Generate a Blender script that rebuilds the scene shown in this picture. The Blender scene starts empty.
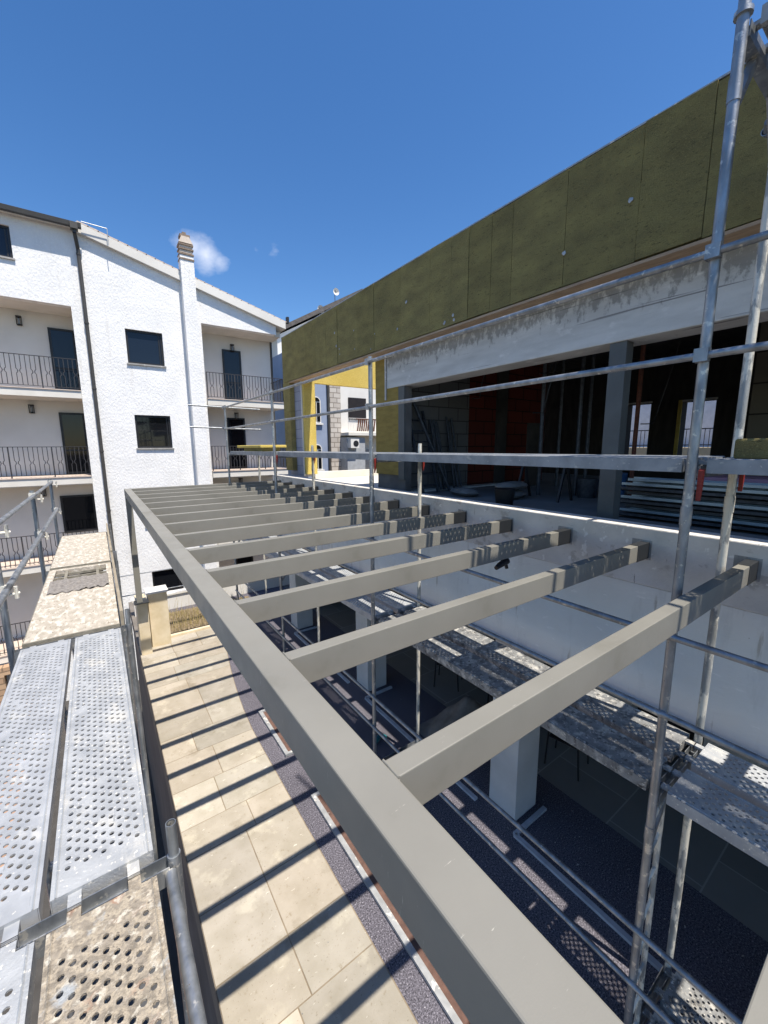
import bpy, bmesh, math, random
from mathutils import Vector, Matrix
random.seed(7)
R = math.radians
C = bpy.context.scene.collection
sc = bpy.context.scene

# ------------------------------------------------------------------ helpers
class MB:
    def __init__(s): s.v = []; s.f = []; s.sm = []
    def add(s, vs, fs, smooth=False):
        o = len(s.v); s.v += [tuple(p) for p in vs]
        for f in fs: s.f.append(tuple(i + o for i in f)); s.sm.append(smooth)
        return s
    def box(s, x0, x1, y0, y1, z0, z1):
        vs = [(x0,y0,z0),(x1,y0,z0),(x1,y1,z0),(x0,y1,z0),(x0,y0,z1),(x1,y0,z1),(x1,y1,z1),(x0,y1,z1)]
        return s.add(vs, [(0,3,2,1),(4,5,6,7),(0,1,5,4),(1,2,6,5),(2,3,7,6),(3,0,4,7)])
    def bar(s, p, q, w=.012, h=None, up=(0,0,1)):
        h = h or w; p = Vector(p); q = Vector(q); d = (q-p).normalized()
        u = Vector(up)
        if abs(d.dot(u)) > .95: u = Vector((0,1,0))
        a = d.cross(u).normalized(); b = a.cross(d).normalized()
        vs = []
        for c in (p, q):
            for i, j in ((-1,-1),(1,-1),(1,1),(-1,1)): vs.append(c + a*i*w/2 + b*j*h/2)
        return s.add(vs, [(0,1,2,3),(7,6,5,4),(0,4,5,1),(1,5,6,2),(2,6,7,3),(3,7,4,0)])
    def tube(s, p, q, r=.0242, n=14, open_=False, r2=None):
        p = Vector(p); q = Vector(q); d = (q-p).normalized()
        u = Vector((0,0,1)) if abs(d.z) < .9 else Vector((0,1,0))
        a = d.cross(u).normalized(); b = a.cross(d).normalized(); r2 = r if r2 is None else r2
        def ring(c, rr): return [c + (a*math.cos(t)+b*math.sin(t))*rr for t in [2*math.pi*i/n for i in range(n)]]
        s.add(ring(p,r)+ring(q,r2), [(i,(i+1)%n,n+(i+1)%n,n+i) for i in range(n)], True)
        if open_:
            L = (q-p).length; dd = d*min(.15, L*.4)
            for c, e, rr in ((p, p+dd, r), (q, q-dd, r2)):
                s.add(ring(c,rr)+ring(c,rr-.0035)+ring(e,rr-.0035),
                      [(i,(i+1)%n,n+(i+1)%n,n+i) for i in range(n)]+[(n+i,n+(i+1)%n,2*n+(i+1)%n,2*n+i) for i in range(n)]+[tuple(range(2*n,3*n))])
        else:
            s.add(ring(p,r), [tuple(range(n))]); s.add(ring(q,r2), [tuple(range(n))])
        return s
    def path(s, pts, r=.02, n=10):
        for a, b in zip(pts, pts[1:]): s.tube(a, b, r, n)
        return s
    def prism(s, poly, axis, a0, a1):
        n = len(poly)
        def P(u, v, a): return {'x':(a,u,v),'y':(u,a,v),'z':(u,v,a)}[axis]
        return s.add([P(u,v,a0) for u,v in poly]+[P(u,v,a1) for u,v in poly],
              [tuple(range(n)), tuple(range(2*n-1,n-1,-1))]+[(i,(i+1)%n,n+(i+1)%n,n+i) for i in range(n)])
    def holed(s, plane, a0, b0, a1, b1, c0, c1, holes):
        """wall panel in plane 'y' (a=x,b=z,c=y) or 'x' (a=y,b=z,c=x) with rectangular holes (a0,b0,a1,b1)"""
        As = sorted({a0,a1}|{h[0] for h in holes}|{h[2] for h in holes}); Bs = sorted({b0,b1}|{h[1] for h in holes}|{h[3] for h in holes})
        As = [a for a in As if a0 <= a <= a1]; Bs = [b for b in Bs if b0 <= b <= b1]
        def P(a,b,c): return (a,c,b) if plane == 'y' else (c,a,b)
        def solid(i,j):
            if i < 0 or j < 0 or i >= len(As)-1 or j >= len(Bs)-1: return False
            x = (As[i]+As[i+1])/2; z = (Bs[j]+Bs[j+1])/2
            return not any(h[0] < x < h[2] and h[1] < z < h[3] for h in holes)
        for i in range(len(As)-1):
            for j in range(len(Bs)-1):
                if not solid(i,j): continue
                x0,x1,z0,z1 = As[i],As[i+1],Bs[j],Bs[j+1]
                for c in (c0,c1): s.add([P(x0,z0,c),P(x1,z0,c),P(x1,z1,c),P(x0,z1,c)],[(0,1,2,3)])
                if not solid(i-1,j): s.add([P(x0,z0,c0),P(x0,z1,c0),P(x0,z1,c1),P(x0,z0,c1)],[(0,1,2,3)])
                if not solid(i+1,j): s.add([P(x1,z0,c0),P(x1,z1,c0),P(x1,z1,c1),P(x1,z0,c1)],[(0,1,2,3)])
                if not solid(i,j-1): s.add([P(x0,z0,c0),P(x1,z0,c0),P(x1,z0,c1),P(x0,z0,c1)],[(0,1,2,3)])
                if not solid(i,j+1): s.add([P(x0,z1,c0),P(x1,z1,c0),P(x1,z1,c1),P(x0,z1,c1)],[(0,1,2,3)])
        return s
    def xf(s, m):
        s.v = [tuple(m @ Vector(p)) for p in s.v]; return s
    def build(s, name, mat, parent=None, bevel=0, label=None, fixn=True):
        me = bpy.data.meshes.new(name); me.from_pydata(s.v, [], s.f); me.validate()
        if fixn:
            bm = bmesh.new(); bm.from_mesh(me)
            bmesh.ops.remove_doubles(bm, verts=bm.verts, dist=1e-5)
            bmesh.ops.recalc_face_normals(bm, faces=bm.faces); bm.to_mesh(me); bm.free()
        else:
            me.polygons.foreach_set('use_smooth', s.sm)
        if fixn and any(s.sm):
            me.polygons.foreach_set('use_smooth', [True]*len(me.polygons))
            try: me.set_sharp_from_angle(angle=R(40))
            except Exception: pass
        if isinstance(mat, (list, tuple)):
            for m in mat: me.materials.append(m)
        else: me.materials.append(mat)
        o = bpy.data.objects.new(name, me); C.objects.link(o)
        if parent is not None: o.parent = parent
        if bevel:
            b = o.modifiers.new('bevel','BEVEL'); b.width = bevel; b.segments = 2; b.limit_method = 'ANGLE'; b.angle_limit = R(40)
        if label: o['label'] = label
        return o

def tag(o, label=None, cat=None, group=None, kind=None):
    if label: o['label'] = label
    if cat: o['category'] = cat
    if group: o['group'] = group
    if kind: o['kind'] = kind
    return o
def empty(name, loc, label, cat, group=None, rz=0):
    o = bpy.data.objects.new(name, None); C.objects.link(o); o.location = loc; o.rotation_euler.z = rz
    o.empty_display_size = .2
    return tag(o, label, cat, group)
def root0(name, label, cat, group=None):      # an empty at the world origin (meshes hold world coordinates)
    return empty(name, (0,0,0), label, cat, group)
def copy_tree(o, parent=None):
    c = o.copy(); C.objects.link(c); c.parent = parent
    for ch in list(o.children): copy_tree(ch, c)
    return c

def hexc(h, k=1.0):
    h = h.lstrip('#'); out = []
    for i in (0,2,4):
        v = int(h[i:i+2],16)/255; out.append((v/12.92 if v <= .04045 else ((v+.055)/1.055)**2.4)*k)
    return (*out, 1)

# ------------------------------------------------------------------ materials
def M(name, c1, c2=None, scale=4, stretch=(1,1,1), rough=.7, metal=0, bump=0, bscale=80, bstretch=(1,1,1), splats=(), spec=.5, rvar=0, detail=7, lo=.35, hi=.65, coat=0):
    m = bpy.data.materials.new(name); m.use_nodes = True; nt = m.node_tree; N = nt.nodes; L = nt.links
    b = N['Principled BSDF']; b.inputs['Roughness'].default_value = rough; b.inputs['Metallic'].default_value = metal
    b.inputs['Specular IOR Level'].default_value = spec; b.inputs['Coat Weight'].default_value = coat
    tc = N.new('ShaderNodeTexCoord')
    def noise(sc_, st, det=7, rg=.55):
        mp = N.new('ShaderNodeMapping'); mp.inputs['Scale'].default_value = st; L.new(tc.outputs['Object'], mp.inputs[0])
        n = N.new('ShaderNodeTexNoise'); n.inputs['Scale'].default_value = sc_; n.inputs['Detail'].default_value = det; n.inputs['Roughness'].default_value = rg
        L.new(mp.outputs[0], n.inputs['Vector']); return n
    def ramp(src, a, bb):
        r = N.new('ShaderNodeMapRange'); r.inputs['From Min'].default_value = a; r.inputs['From Max'].default_value = bb
        L.new(src, r.inputs['Value']); return r.outputs[0]
    if c2 is None: c2 = tuple(v*.82 for v in c1[:3])+(1,)
    n = noise(scale, stretch, detail)
    mx = N.new('ShaderNodeMix'); mx.data_type = 'RGBA'; mx.inputs[6].default_value = c1; mx.inputs[7].default_value = c2
    L.new(ramp(n.outputs['Fac'], lo, hi), mx.inputs[0]); col = mx.outputs[2]
    rsrc = None
    for i, sp in enumerate(splats):
        cc, s_, th, soft = sp[:4]; st = sp[4] if len(sp) > 4 else (1,1,1)
        nn = noise(s_, st, 8, .6)
        off = N.new('ShaderNodeVectorMath')
        k = N.new('ShaderNodeMix'); k.data_type = 'RGBA'; k.inputs[7].default_value = cc
        L.new(col, k.inputs[6]); fac = ramp(nn.outputs['Fac'], th, th+soft); L.new(fac, k.inputs[0]); col = k.outputs[2]; rsrc = fac
        N.remove(off)
        if metal > 0:
            mm = N.new('ShaderNodeMath'); mm.operation = 'MULTIPLY_ADD'; mm.inputs[1].default_value = -metal; mm.inputs[2].default_value = metal
            L.new(fac, mm.inputs[0]); L.new(mm.outputs[0], b.inputs['Metallic'])
    L.new(col, b.inputs['Base Color'])
    if rvar:
        rr = N.new('ShaderNodeMapRange'); rr.inputs['To Min'].default_value = rough-rvar; rr.inputs['To Max'].default_value = rough+rvar
        rr.inputs['From Min'].default_value = .3; rr.inputs['From Max'].default_value = .7
        L.new(noise(scale*3, stretch, 4).outputs['Fac'], rr.inputs['Value']); L.new(rr.outputs[0], b.inputs['Roughness'])
    if bump:
        bn = noise(bscale, bstretch, 5, .6); bp = N.new('ShaderNodeBump'); bp.inputs['Strength'].default_value = min(1, bump); bp.inputs['Distance'].default_value = .01*max(1, bump)
        L.new(bn.outputs['Fac'], bp.inputs['Height']); L.new(bp.outputs[0], b.inputs['Normal'])
    return m

WHITE_SP = hexc('cfcac0')
pergola_m = M('pergola_paint', hexc('828078'), hexc('7a7870'), scale=2.2, rough=.42, bump=.05, bscale=300, splats=[(hexc('6f6d63'), 2.2, .60, .14, (1,1,1)), (hexc('a5a298'), 14, .68, .02, (1,9,1)), (hexc('9a978d'), 9, .70, .08, (1,1,1)), (hexc('757368'), 30, .72, .05)], rvar=.07)
near_black_m = M('near_black_steel', hexc('232629'), hexc('1c1f22'), rough=.55)
galv = M('galvanised_steel', hexc('a4a8ac'), hexc('7d8286'), scale=14, rough=.42, metal=.65, bump=.08, bscale=120, rvar=.12, stretch=(1,1,.4),
         splats=[(hexc('c9c7c0'), 22, .60, .05), (hexc('6b6357'), 30, .68, .05)])
galv_white = M('galvanised_steel_with_render', hexc('aeb0ae'), hexc('8a8c8a'), scale=12, rough=.6, metal=.4, bump=.3, bscale=90, stretch=(1,1,.3),
         splats=[(hexc('dcd8cc'), 16, .47, .06, (1,1,.35)), (hexc('7a7264'), 26, .66, .06)])
deck_m = M('deck_steel', hexc('b2b5b8'), hexc('9b9fa3'), scale=7, rough=.5, metal=.25, bump=.1, bscale=150, rvar=.1,
         splats=[(hexc('cccbc5'), 8, .58, .12, (1,.5,1)), (hexc('948a78'), 13, .68, .08, (1,.5,1)), (hexc('dad7ce'), 50, .65, .04), (hexc('858a8f'), 9, .66, .03, (7,.6,1))])
deck_eye_m = M('weathered_deck_steel', hexc('999da1'), hexc('7f8488'), scale=7, rough=.5, metal=.3, bump=.1, bscale=150, splats=[(hexc('b5b4af'), 12, .60, .08, (1,.5,1)), (hexc('c9c6be'), 50, .64, .04)])
deck_under_m = M('shade_dark_deck', hexc('4f5052'), hexc('3c3d3e'), scale=10, rough=.8, splats=[(hexc('6d665c'), 20, .6, .05)])  # colour darkened so the walkway holes above look shaded
deck_white_m = M('deck_steel_render_splashed', hexc('b0b3b5'), hexc('969a9e'), scale=7, rough=.6, metal=.2, bump=.35, bscale=90,
         splats=[(hexc('c4c2bb'), 6, .54, .14, (1,.5,1)), (hexc('dad7ce'), 48, .60, .05), (hexc('d8d5cc'), 15, .66, .05, (1,.5,1)), (hexc('857460'), 12, .68, .08, (1,.4,1)), (hexc('7d8287'), 9, .66, .03, (7,.6,1))])
deck_dirty_m = M('deck_steel_mortar_covered', hexc('948b7e'), hexc('7d7569'), scale=20, rough=.9, metal=0, bump=1.0, bscale=70, lo=.4, hi=.6,
         splats=[(hexc('a99e8c'), 34, .46, .12), (hexc('9a745d'), 13, .58, .10), (hexc('6c655c'), 34, .60, .08), (hexc('bcb6a8'), 26, .55, .08), (hexc('9da1a3'), 7, .58, .07)])
deck_low_m = M('deck_low_splashed', hexc('8f908f'), hexc('646565'), scale=9, rough=.75, metal=.1, bump=.6, bscale=70,
         splats=[(hexc('b9b6ae'), 12, .52, .12), (hexc('4a4846'), 20, .55, .10), (hexc('cfccc3'), 34, .60, .06), (hexc('5b564f'), 5, .62, .08, (1,.4,1))])
chip_m = M('plaster_caked_board', hexc('b5ada0'), hexc('9c9486'), scale=16, rough=.9, bump=.9, bscale=45, stretch=(1,.6,1),
         splats=[(hexc('c9c2b5'), 14, .52, .08, (1.6,.7,1)), (hexc('867b6b'), 26, .58, .08, (2,.6,1))])
chipedge_m = M('weathered_board_edge', hexc('8b8679'), hexc('716c60'), scale=12, rough=.85, bump=.4)
rag_m = M('grey_rag', hexc('8f8a84'), hexc('6f6a66'), scale=30, rough=.95, bump=1, bscale=60)
plaster_m = M('white_rough_plaster', hexc('ebebe9'), hexc('e0e0de'), scale=1.2, rough=.92, bump=2.0, bscale=17, bstretch=(1.4,1,.8), spec=.2, splats=[(hexc('efeeea'), 20, .55, .1), (hexc('dad8d3'), 1.1, .60, .14, (5,1,.35)), (hexc('d3d1cb'), 34, .63, .04, (1.5,1,.7))])
plaster_s = M('smooth_white_plaster', hexc('dbd9d3'), hexc('d2cfc8'), scale=.9, rough=.9, bump=.1, bscale=40, spec=.2)
soffit_m = M('cream_slab_paint', hexc('dad6cd'), hexc('cfcbc1'), scale=2, rough=.85)
tile_bal = M('pink_balcony_tiles', hexc('cdbdb0'), hexc('bfaea0'), scale=3, rough=.6)
dark_al = M('black_window_frame', hexc('161618'), hexc('1b1b1d'), rough=.45)
iron_m = M('wrought_iron', hexc('2e2d2f'), hexc('3a3839'), rough=.55)
pipe_m = M('grey_brown_pipe', hexc('45433f'), hexc('3c3a37'), rough=.5)
roof_tile_m = M('brown_roof_tiles', hexc('6a5a50'), hexc('4e443e'), scale=8, rough=.85, bump=.5, bscale=20)
terra_m = M('terracotta_tiles', hexc('b5836a'), hexc('996b55'), scale=6, rough=.85, bump=.5, bscale=20)
chim_band = M('brown_brick_band', hexc('8a7b6d'), hexc('75665a'), scale=20, rough=.9)
chim_tile = M('cream_terracotta', hexc('d6c9ba'), hexc('c8b9a8'), scale=10, rough=.85)
def glassy(name, c, rough=.04):
    m = M(name, c, c, rough=rough, spec=.35); return m
glass_m = glassy('window_glass', hexc('1a2330'))
glass_dark = glassy('dark_window_glass', hexc('14161a'))
shutter_m = M('dark_brown_shutter', hexc('241d1b'), hexc('1b1615'), rough=.5)
lampglass = M('lamp_glass', hexc('8f9294'), hexc('7b7e80'), rough=.2)
concrete_m = M('light_concrete', hexc('a7a5a1'), hexc('8f8d89'), scale=3, rough=.9, bump=.4, bscale=50, splats=[(hexc('b9b7b2'), 8, .6, .06), (hexc('7c7974'), 20, .68, .06)])
render_m = M('grey_base_coat', hexc('e0e0dd'), hexc('d6d6d3'), scale=1.3, rough=.85, bump=.5, bscale=9, bstretch=(1,1,2.5), splats=[(hexc('cfcfcc'), 1.6, .55, .12, (1,3,.6)), (hexc('bcb8b0'), 2.6, .64, .05, (1,5,.5)), (hexc('e8e7e4'), 7, .64, .05, (1,1,3)), (hexc('a9a49b'), 40, .72, .02)])
pillar_m = M('pillar_base_coat', hexc('c9c9c8'), hexc('bcbcba'), scale=2, rough=.85, bump=.12, bscale=40)
conc_floor = M('screed_floor', hexc('858381'), hexc('706e6c'), scale=1.5, rough=.95)
dark_mem = M('black_membrane', hexc('1c1b1b'), hexc('262524'), scale=8, rough=.8, bump=.6, bscale=15)
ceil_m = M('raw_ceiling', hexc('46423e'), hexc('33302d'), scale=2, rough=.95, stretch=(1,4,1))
redbrick_m = M('hollow_red_brick', hexc('4d241d'), hexc('431f19'), scale=8, rough=.9)
steelcol_m = M('green_grey_column_paint', hexc('5c5f5e'), hexc('525554'), rough=.6)
rust_m = M('rusty_prop', hexc('6a3a2a'), hexc('4b2a20'), scale=20, rough=.8)
darksteel = M('dark_scaffold_steel', hexc('50545a'), hexc('3a3d42'), scale=20, rough=.5, metal=.5)
sheet_m = M('galvanised_profiles', hexc('9fb0bc'), hexc('8496a3'), scale=6, rough=.35, metal=.6)
pink_m = M('pink_foam', hexc('b98fa3'), hexc('a97f94'), rough=.85)
black_m = M('black_plastic', hexc('18181a'), hexc('222224'), rough=.5)
blue_m = M('blue_plastic', hexc('2a5f94'), hexc('24527f'), rough=.5)
teal_m = M('teal_tool_plastic', hexc('1d6d78'), hexc('185a64'), rough=.45)
red_m = M('red_clip', hexc('8e2b22'), hexc('7a241c'), rough=.55)
tarp_m = M('grey_tarpaulin', hexc('827d78'), hexc('6c6863'), scale=6, rough=.8, bump=1, bscale=12)
alu_m = M('aluminium_profile', hexc('b9bbbb'), hexc('a2a4a4'), scale=10, rough=.5, metal=.4, splats=[(hexc('d2cfc8'), 14, .6, .05)])
brown_m = M('brown_wet_screed', hexc('6e5348'), hexc('58423a'), scale=12, rough=.9, bump=.4, splats=[(hexc('cdbba8'), 18, .68, .04)])
edging_m = M('pale_edging', hexc('b8bcc2'), hexc('a5a9b0'), scale=10, rough=.7)
woodstrip_m = M('raw_pine', hexc('b39a7e'), hexc('9c836a'), scale=5, stretch=(6,1,6), rough=.8)
wood_t = M('timber_toeboard', hexc('9b917f'), hexc('857b6a'), scale=5, stretch=(6,1,6), rough=.85)
stone_m = M('cream_limestone', hexc('d5c8ae'), hexc('c7b899'), scale=5, rough=.75, bump=.15, bscale=60)
soil_m = M('planter_soil', hexc('8a7a62'), hexc('6b5d48'), scale=25, rough=1, bump=1, bscale=60)
dry_m = M('dry_grass', hexc('b8a878'), hexc('938350'), scale=20, rough=.9)
green_m = M('hedge_leaf', hexc('4c6a2e'), hexc('33501f'), scale=9, rough=.7)
asphalt = M('street_asphalt', hexc('474543'), hexc('3c3a38'), scale=3, rough=.95, bump=.3)
hill_m = M('dry_hillside', hexc('7d7a5c'), hexc('5b6245'), scale=.35, rough=1, splats=[(hexc('a69b80'), .8, .6, .05)])
bluewall = M('blue_grey_plaster', hexc('8f9bb0'), hexc('8490a5'), scale=1, rough=.9)
beigewall = M('beige_plaster', hexc('c8b592'), hexc('b9a684'), scale=1, rough=.9)

def rockwool(name, c1, c2, dark):
    m = M(name, c1, c2, scale=2, stretch=(1,1.2,2.5), rough=1, spec=.03, bump=1.6, bscale=110, bstretch=(1,1,4),
          splats=[(dark, 26, .56, .16, (1,1,3)), (tuple(min(1,v*1.45) for v in c1[:3])+(1,), 110, .56, .10, (1,1,4)), (tuple(v*.55 for v in c1[:3])+(1,), 120, .57, .10, (1,1,4)), (hexc('b9b3a0'), 17, .755, .015), (tuple(v*.6 for v in c1[:3])+(1,), 5, .70, .04, (1,6,.7))])
    N = m.node_tree.nodes; L = m.node_tree.links; b = N['Principled BSDF']; old = b.inputs['Base Color'].links[0].from_socket
    oi = N.new('ShaderNodeObjectInfo'); mr = N.new('ShaderNodeMapRange'); mr.inputs['To Min'].default_value = .93; mr.inputs['To Max'].default_value = 1.07; L.new(oi.outputs['Random'], mr.inputs['Value'])
    mx = N.new('ShaderNodeMix'); mx.data_type = 'RGBA'; mx.blend_type = 'MULTIPLY'; mx.inputs[0].default_value = 1; L.new(old, mx.inputs[6]); L.new(mr.outputs[0], mx.inputs[7]); L.new(mx.outputs[2], b.inputs['Base Color'])
    return m
wool_olive = rockwool('olive_mineral_wool', hexc('ab9c66'), hexc('8f8259'), hexc('6c6247'))
wool_yellow = rockwool('yellow_mineral_wool', hexc('ead07a'), hexc('dec268'), hexc('c8ab5a'))

def brick_mat(name, c1, c2, mortar, bw, bh, ms=.01, plane='yz', bump=.3, rough=.9, squash=1.0):
    m = bpy.data.materials.new(name); m.use_nodes = True; N = m.node_tree.nodes; L = m.node_tree.links; b = N['Principled BSDF']
    b.inputs['Roughness'].default_value = rough; b.inputs['Specular IOR Level'].default_value = .25
    tc = N.new('ShaderNodeTexCoord'); sp = N.new('ShaderNodeSeparateXYZ'); cb = N.new('ShaderNodeCombineXYZ'); L.new(tc.outputs['Object'], sp.inputs[0])
    idx = {'x':0,'y':1,'z':2}
    L.new(sp.outputs[idx[plane[0]]], cb.inputs[0]); L.new(sp.outputs[idx[plane[1]]], cb.inputs[1])
    nz = N.new('ShaderNodeTexNoise'); nz.inputs['Scale'].default_value = 3; L.new(tc.outputs['Object'], nz.inputs['Vector'])
    br = N.new('ShaderNodeTexBrick'); br.inputs['Scale'].default_value = 1; br.inputs['Brick Width'].default_value = bw; br.inputs['Row Height'].default_value = bh
    br.inputs['Mortar Size'].default_value = ms; br.inputs['Color1'].default_value = c1; br.inputs['Color2'].default_value = c2; br.inputs['Mortar'].default_value = mortar
    br.inputs['Mortar Smooth'].default_value = .2
    L.new(cb.outputs[0], br.inputs['Vector'])
    mx = N.new('ShaderNodeMix'); mx.data_type = 'RGBA'; mx.blend_type = 'MULTIPLY'; mx.inputs[0].default_value = .35
    cr = N.new('ShaderNodeValToRGB'); cr.color_ramp.elements[0].color = (.55,.55,.55,1); L.new(nz.outputs['Fac'], cr.inputs[0])
    L.new(br.outputs['Color'], mx.inputs[6]); L.new(cr.outputs[0], mx.inputs[7]); L.new(mx.outputs[2], b.inputs['Base Color'])
    bp = N.new('ShaderNodeBump'); bp.inputs['Strength'].default_value = bump; bp.inputs['Distance'].default_value = .01; bp.invert = True
    L.new(br.outputs['Fac'], bp.inputs['Height']); L.new(bp.outputs[0], b.inputs['Normal'])
    return m
block_m = brick_mat('grey_blocks_side', hexc('a9abb8'), hexc('9c9eac'), hexc('85868f'), .5, .22, .008, 'yz')
block_xz = brick_mat('grey_blocks_front', hexc('6f6e6d'), hexc('656462'), hexc('454341'), .5, .24, .01, 'xz')
redbrick_xz = brick_mat('red_hollow_bricks', hexc('642a1f'), hexc('56241b'), hexc('301712'), .5, .25, .012, 'xz')
brownblock_yz = brick_mat('brown_blocks', hexc('6b6558'), hexc('5c564a'), hexc('34302a'), .6, .42, .012, 'yz')
stonewall_m = brick_mat('pink_stone_wall', hexc('c4a587'), hexc('a98a70'), hexc('8d7762'), .42, .2, .02, 'xz', 1)
whiteblock_m = brick_mat('far_stone_cladding', hexc('c9c2b8'), hexc('b3aaa0'), hexc('8f877e'), .5, .3, .03, 'xz')

def concrete_beam_mat():
    m = M('stained_concrete_beam', hexc('cecdc9'), hexc('b9b8b4'), scale=2.5, rough=.92, bump=.5, bscale=40, stretch=(1,.6,3), splats=[(hexc('dbd9d5'), 5, .58, .12, (1,.7,1.4)), (hexc('8a8886'), 3, .62, .03, (1,.12,10))])
    N = m.node_tree.nodes; L = m.node_tree.links; b = N['Principled BSDF']
    old = b.inputs['Base Color'].links[0].from_socket
    tc = N.new('ShaderNodeTexCoord'); sp = N.new('ShaderNodeSeparateXYZ'); L.new(tc.outputs['Object'], sp.inputs[0])
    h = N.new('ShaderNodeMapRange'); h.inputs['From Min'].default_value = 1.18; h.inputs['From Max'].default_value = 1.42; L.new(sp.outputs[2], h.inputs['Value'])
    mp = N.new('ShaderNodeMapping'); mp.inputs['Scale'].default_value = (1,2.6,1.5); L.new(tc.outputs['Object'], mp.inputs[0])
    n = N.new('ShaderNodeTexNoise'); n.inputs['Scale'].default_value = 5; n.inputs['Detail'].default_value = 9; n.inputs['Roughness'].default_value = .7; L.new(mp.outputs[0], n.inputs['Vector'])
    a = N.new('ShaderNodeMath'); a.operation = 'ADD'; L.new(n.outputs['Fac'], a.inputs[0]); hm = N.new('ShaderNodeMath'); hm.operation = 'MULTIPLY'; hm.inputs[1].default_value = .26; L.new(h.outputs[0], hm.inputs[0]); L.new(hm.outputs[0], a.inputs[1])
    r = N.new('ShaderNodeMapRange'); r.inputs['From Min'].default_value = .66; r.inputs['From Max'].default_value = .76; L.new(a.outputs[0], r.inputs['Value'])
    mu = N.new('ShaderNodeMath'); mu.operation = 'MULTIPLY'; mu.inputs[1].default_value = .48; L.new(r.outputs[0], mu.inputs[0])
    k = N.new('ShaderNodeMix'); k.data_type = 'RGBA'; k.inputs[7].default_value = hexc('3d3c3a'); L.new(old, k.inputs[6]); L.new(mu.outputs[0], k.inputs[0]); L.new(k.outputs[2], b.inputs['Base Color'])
    return m
beamconc_m = concrete_beam_mat()
parapet_m = M('parapet_concrete', hexc('d8d5cf'), hexc('c6c3bd'), scale=3, rough=.9, bump=.5, bscale=35, splats=[(hexc('b5b1aa'), 4, .58, .06, (1,1.5,2)), (hexc('8e8982'), 6, .68, .03, (1,6,.8)), (hexc('e2e0da'), 12, .62, .05)])

def felt_mat():
    m = bpy.data.materials.new('speckled_felt'); m.use_nodes = True; N = m.node_tree.nodes; L = m.node_tree.links; b = N['Principled BSDF']
    b.inputs['Roughness'].default_value = 1; b.inputs['Specular IOR Level'].default_value = .1
    tc = N.new('ShaderNodeTexCoord')
    n = N.new('ShaderNodeTexNoise'); n.inputs['Scale'].default_value = 75; n.inputs['Detail'].default_value = 3; n.inputs['Roughness'].default_value = .8; L.new(tc.outputs['Object'], n.inputs['Vector'])
    r = N.new('ShaderNodeValToRGB'); e = r.color_ramp.elements; r.color_ramp.interpolation = 'LINEAR'
    e[0].position = .34; e[0].color = hexc('2f2e32'); e[1].position = .70; e[1].color = hexc('c9c5ca')
    for p, c in ((.43,'4c4a50'),(.50,'737078'),(.55,'63616a'),(.62,'94909a')):
        x = e.new(p); x.color = hexc(c)
    L.new(n.outputs['Fac'], r.inputs[0])
    n2 = N.new('ShaderNodeTexNoise'); n2.inputs['Scale'].default_value = 1.5; n2.inputs['Detail'].default_value = 5; L.new(tc.outputs['Object'], n2.inputs['Vector'])
    r2 = N.new('ShaderNodeMapRange'); r2.inputs['To Min'].default_value = .6; r2.inputs['To Max'].default_value = 1.0; L.new(n2.outputs['Fac'], r2.inputs['Value'])
    mx = N.new('ShaderNodeMix'); mx.data_type = 'RGBA'; mx.blend_type = 'MULTIPLY'; mx.inputs[0].default_value = 1
    L.new(r.outputs[0], mx.inputs[6]); L.new(r2.outputs[0], mx.inputs[7]); L.new(mx.outputs[2], b.inputs['Base Color'])
    return m
felt_m = felt_mat()

def paving_mat():
    m = M('stone_paving', hexc('aaa397'), hexc('9c9587'), scale=4, rough=.85, bump=.25, bscale=40, splats=[(hexc('b5ae9f'), 3, .56, .1), (hexc('948a79'), 16, .64, .06), (hexc('8d8374'), 60, .64, .03), (hexc('cfc9bd'), 9, .66, .03, (1,3,1)), (hexc('8f8778'), 1.6, .60, .08)])
    N = m.node_tree.nodes; L = m.node_tree.links; b = N['Principled BSDF']; old = b.inputs['Base Color'].links[0].from_socket
    at = N.new('ShaderNodeAttribute'); at.attribute_name = 'tone'
    mx = N.new('ShaderNodeMix'); mx.data_type = 'RGBA'; mx.blend_type = 'MULTIPLY'; mx.inputs[0].default_value = 1
    L.new(old, mx.inputs[6]); L.new(at.outputs['Color'], mx.inputs[7]); L.new(mx.outputs[2], b.inputs['Base Color'])
    return m
paving_m = paving_mat()
tilefloor_m = brick_mat('grey_floor_tiles', hexc('8c8a83'), hexc('827f78'), hexc('a8a59d'), .9, .9, .008, 'xy', .1, .6)

# ------------------------------------------------------------------ world, sun, camera
SUN = Vector((.09, -.43, 1)).normalized()
w = bpy.data.worlds.new('World'); sc.world = w; w.use_nodes = True; N = w.node_tree.nodes; L = w.node_tree.links
bg = N['Background']; sky = N.new('ShaderNodeTexSky'); sky.sky_type = 'NISHITA'; sky.sun_disc = False
sky.sun_elevation = math.asin(SUN.z); sky.sun_rotation = math.atan2(SUN.x, SUN.y)
sky.air_density = 1.0; sky.dust_density = .35; sky.ozone_density = 3.0; sky.altitude = 200
bg.inputs['Strength'].default_value = .106
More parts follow.
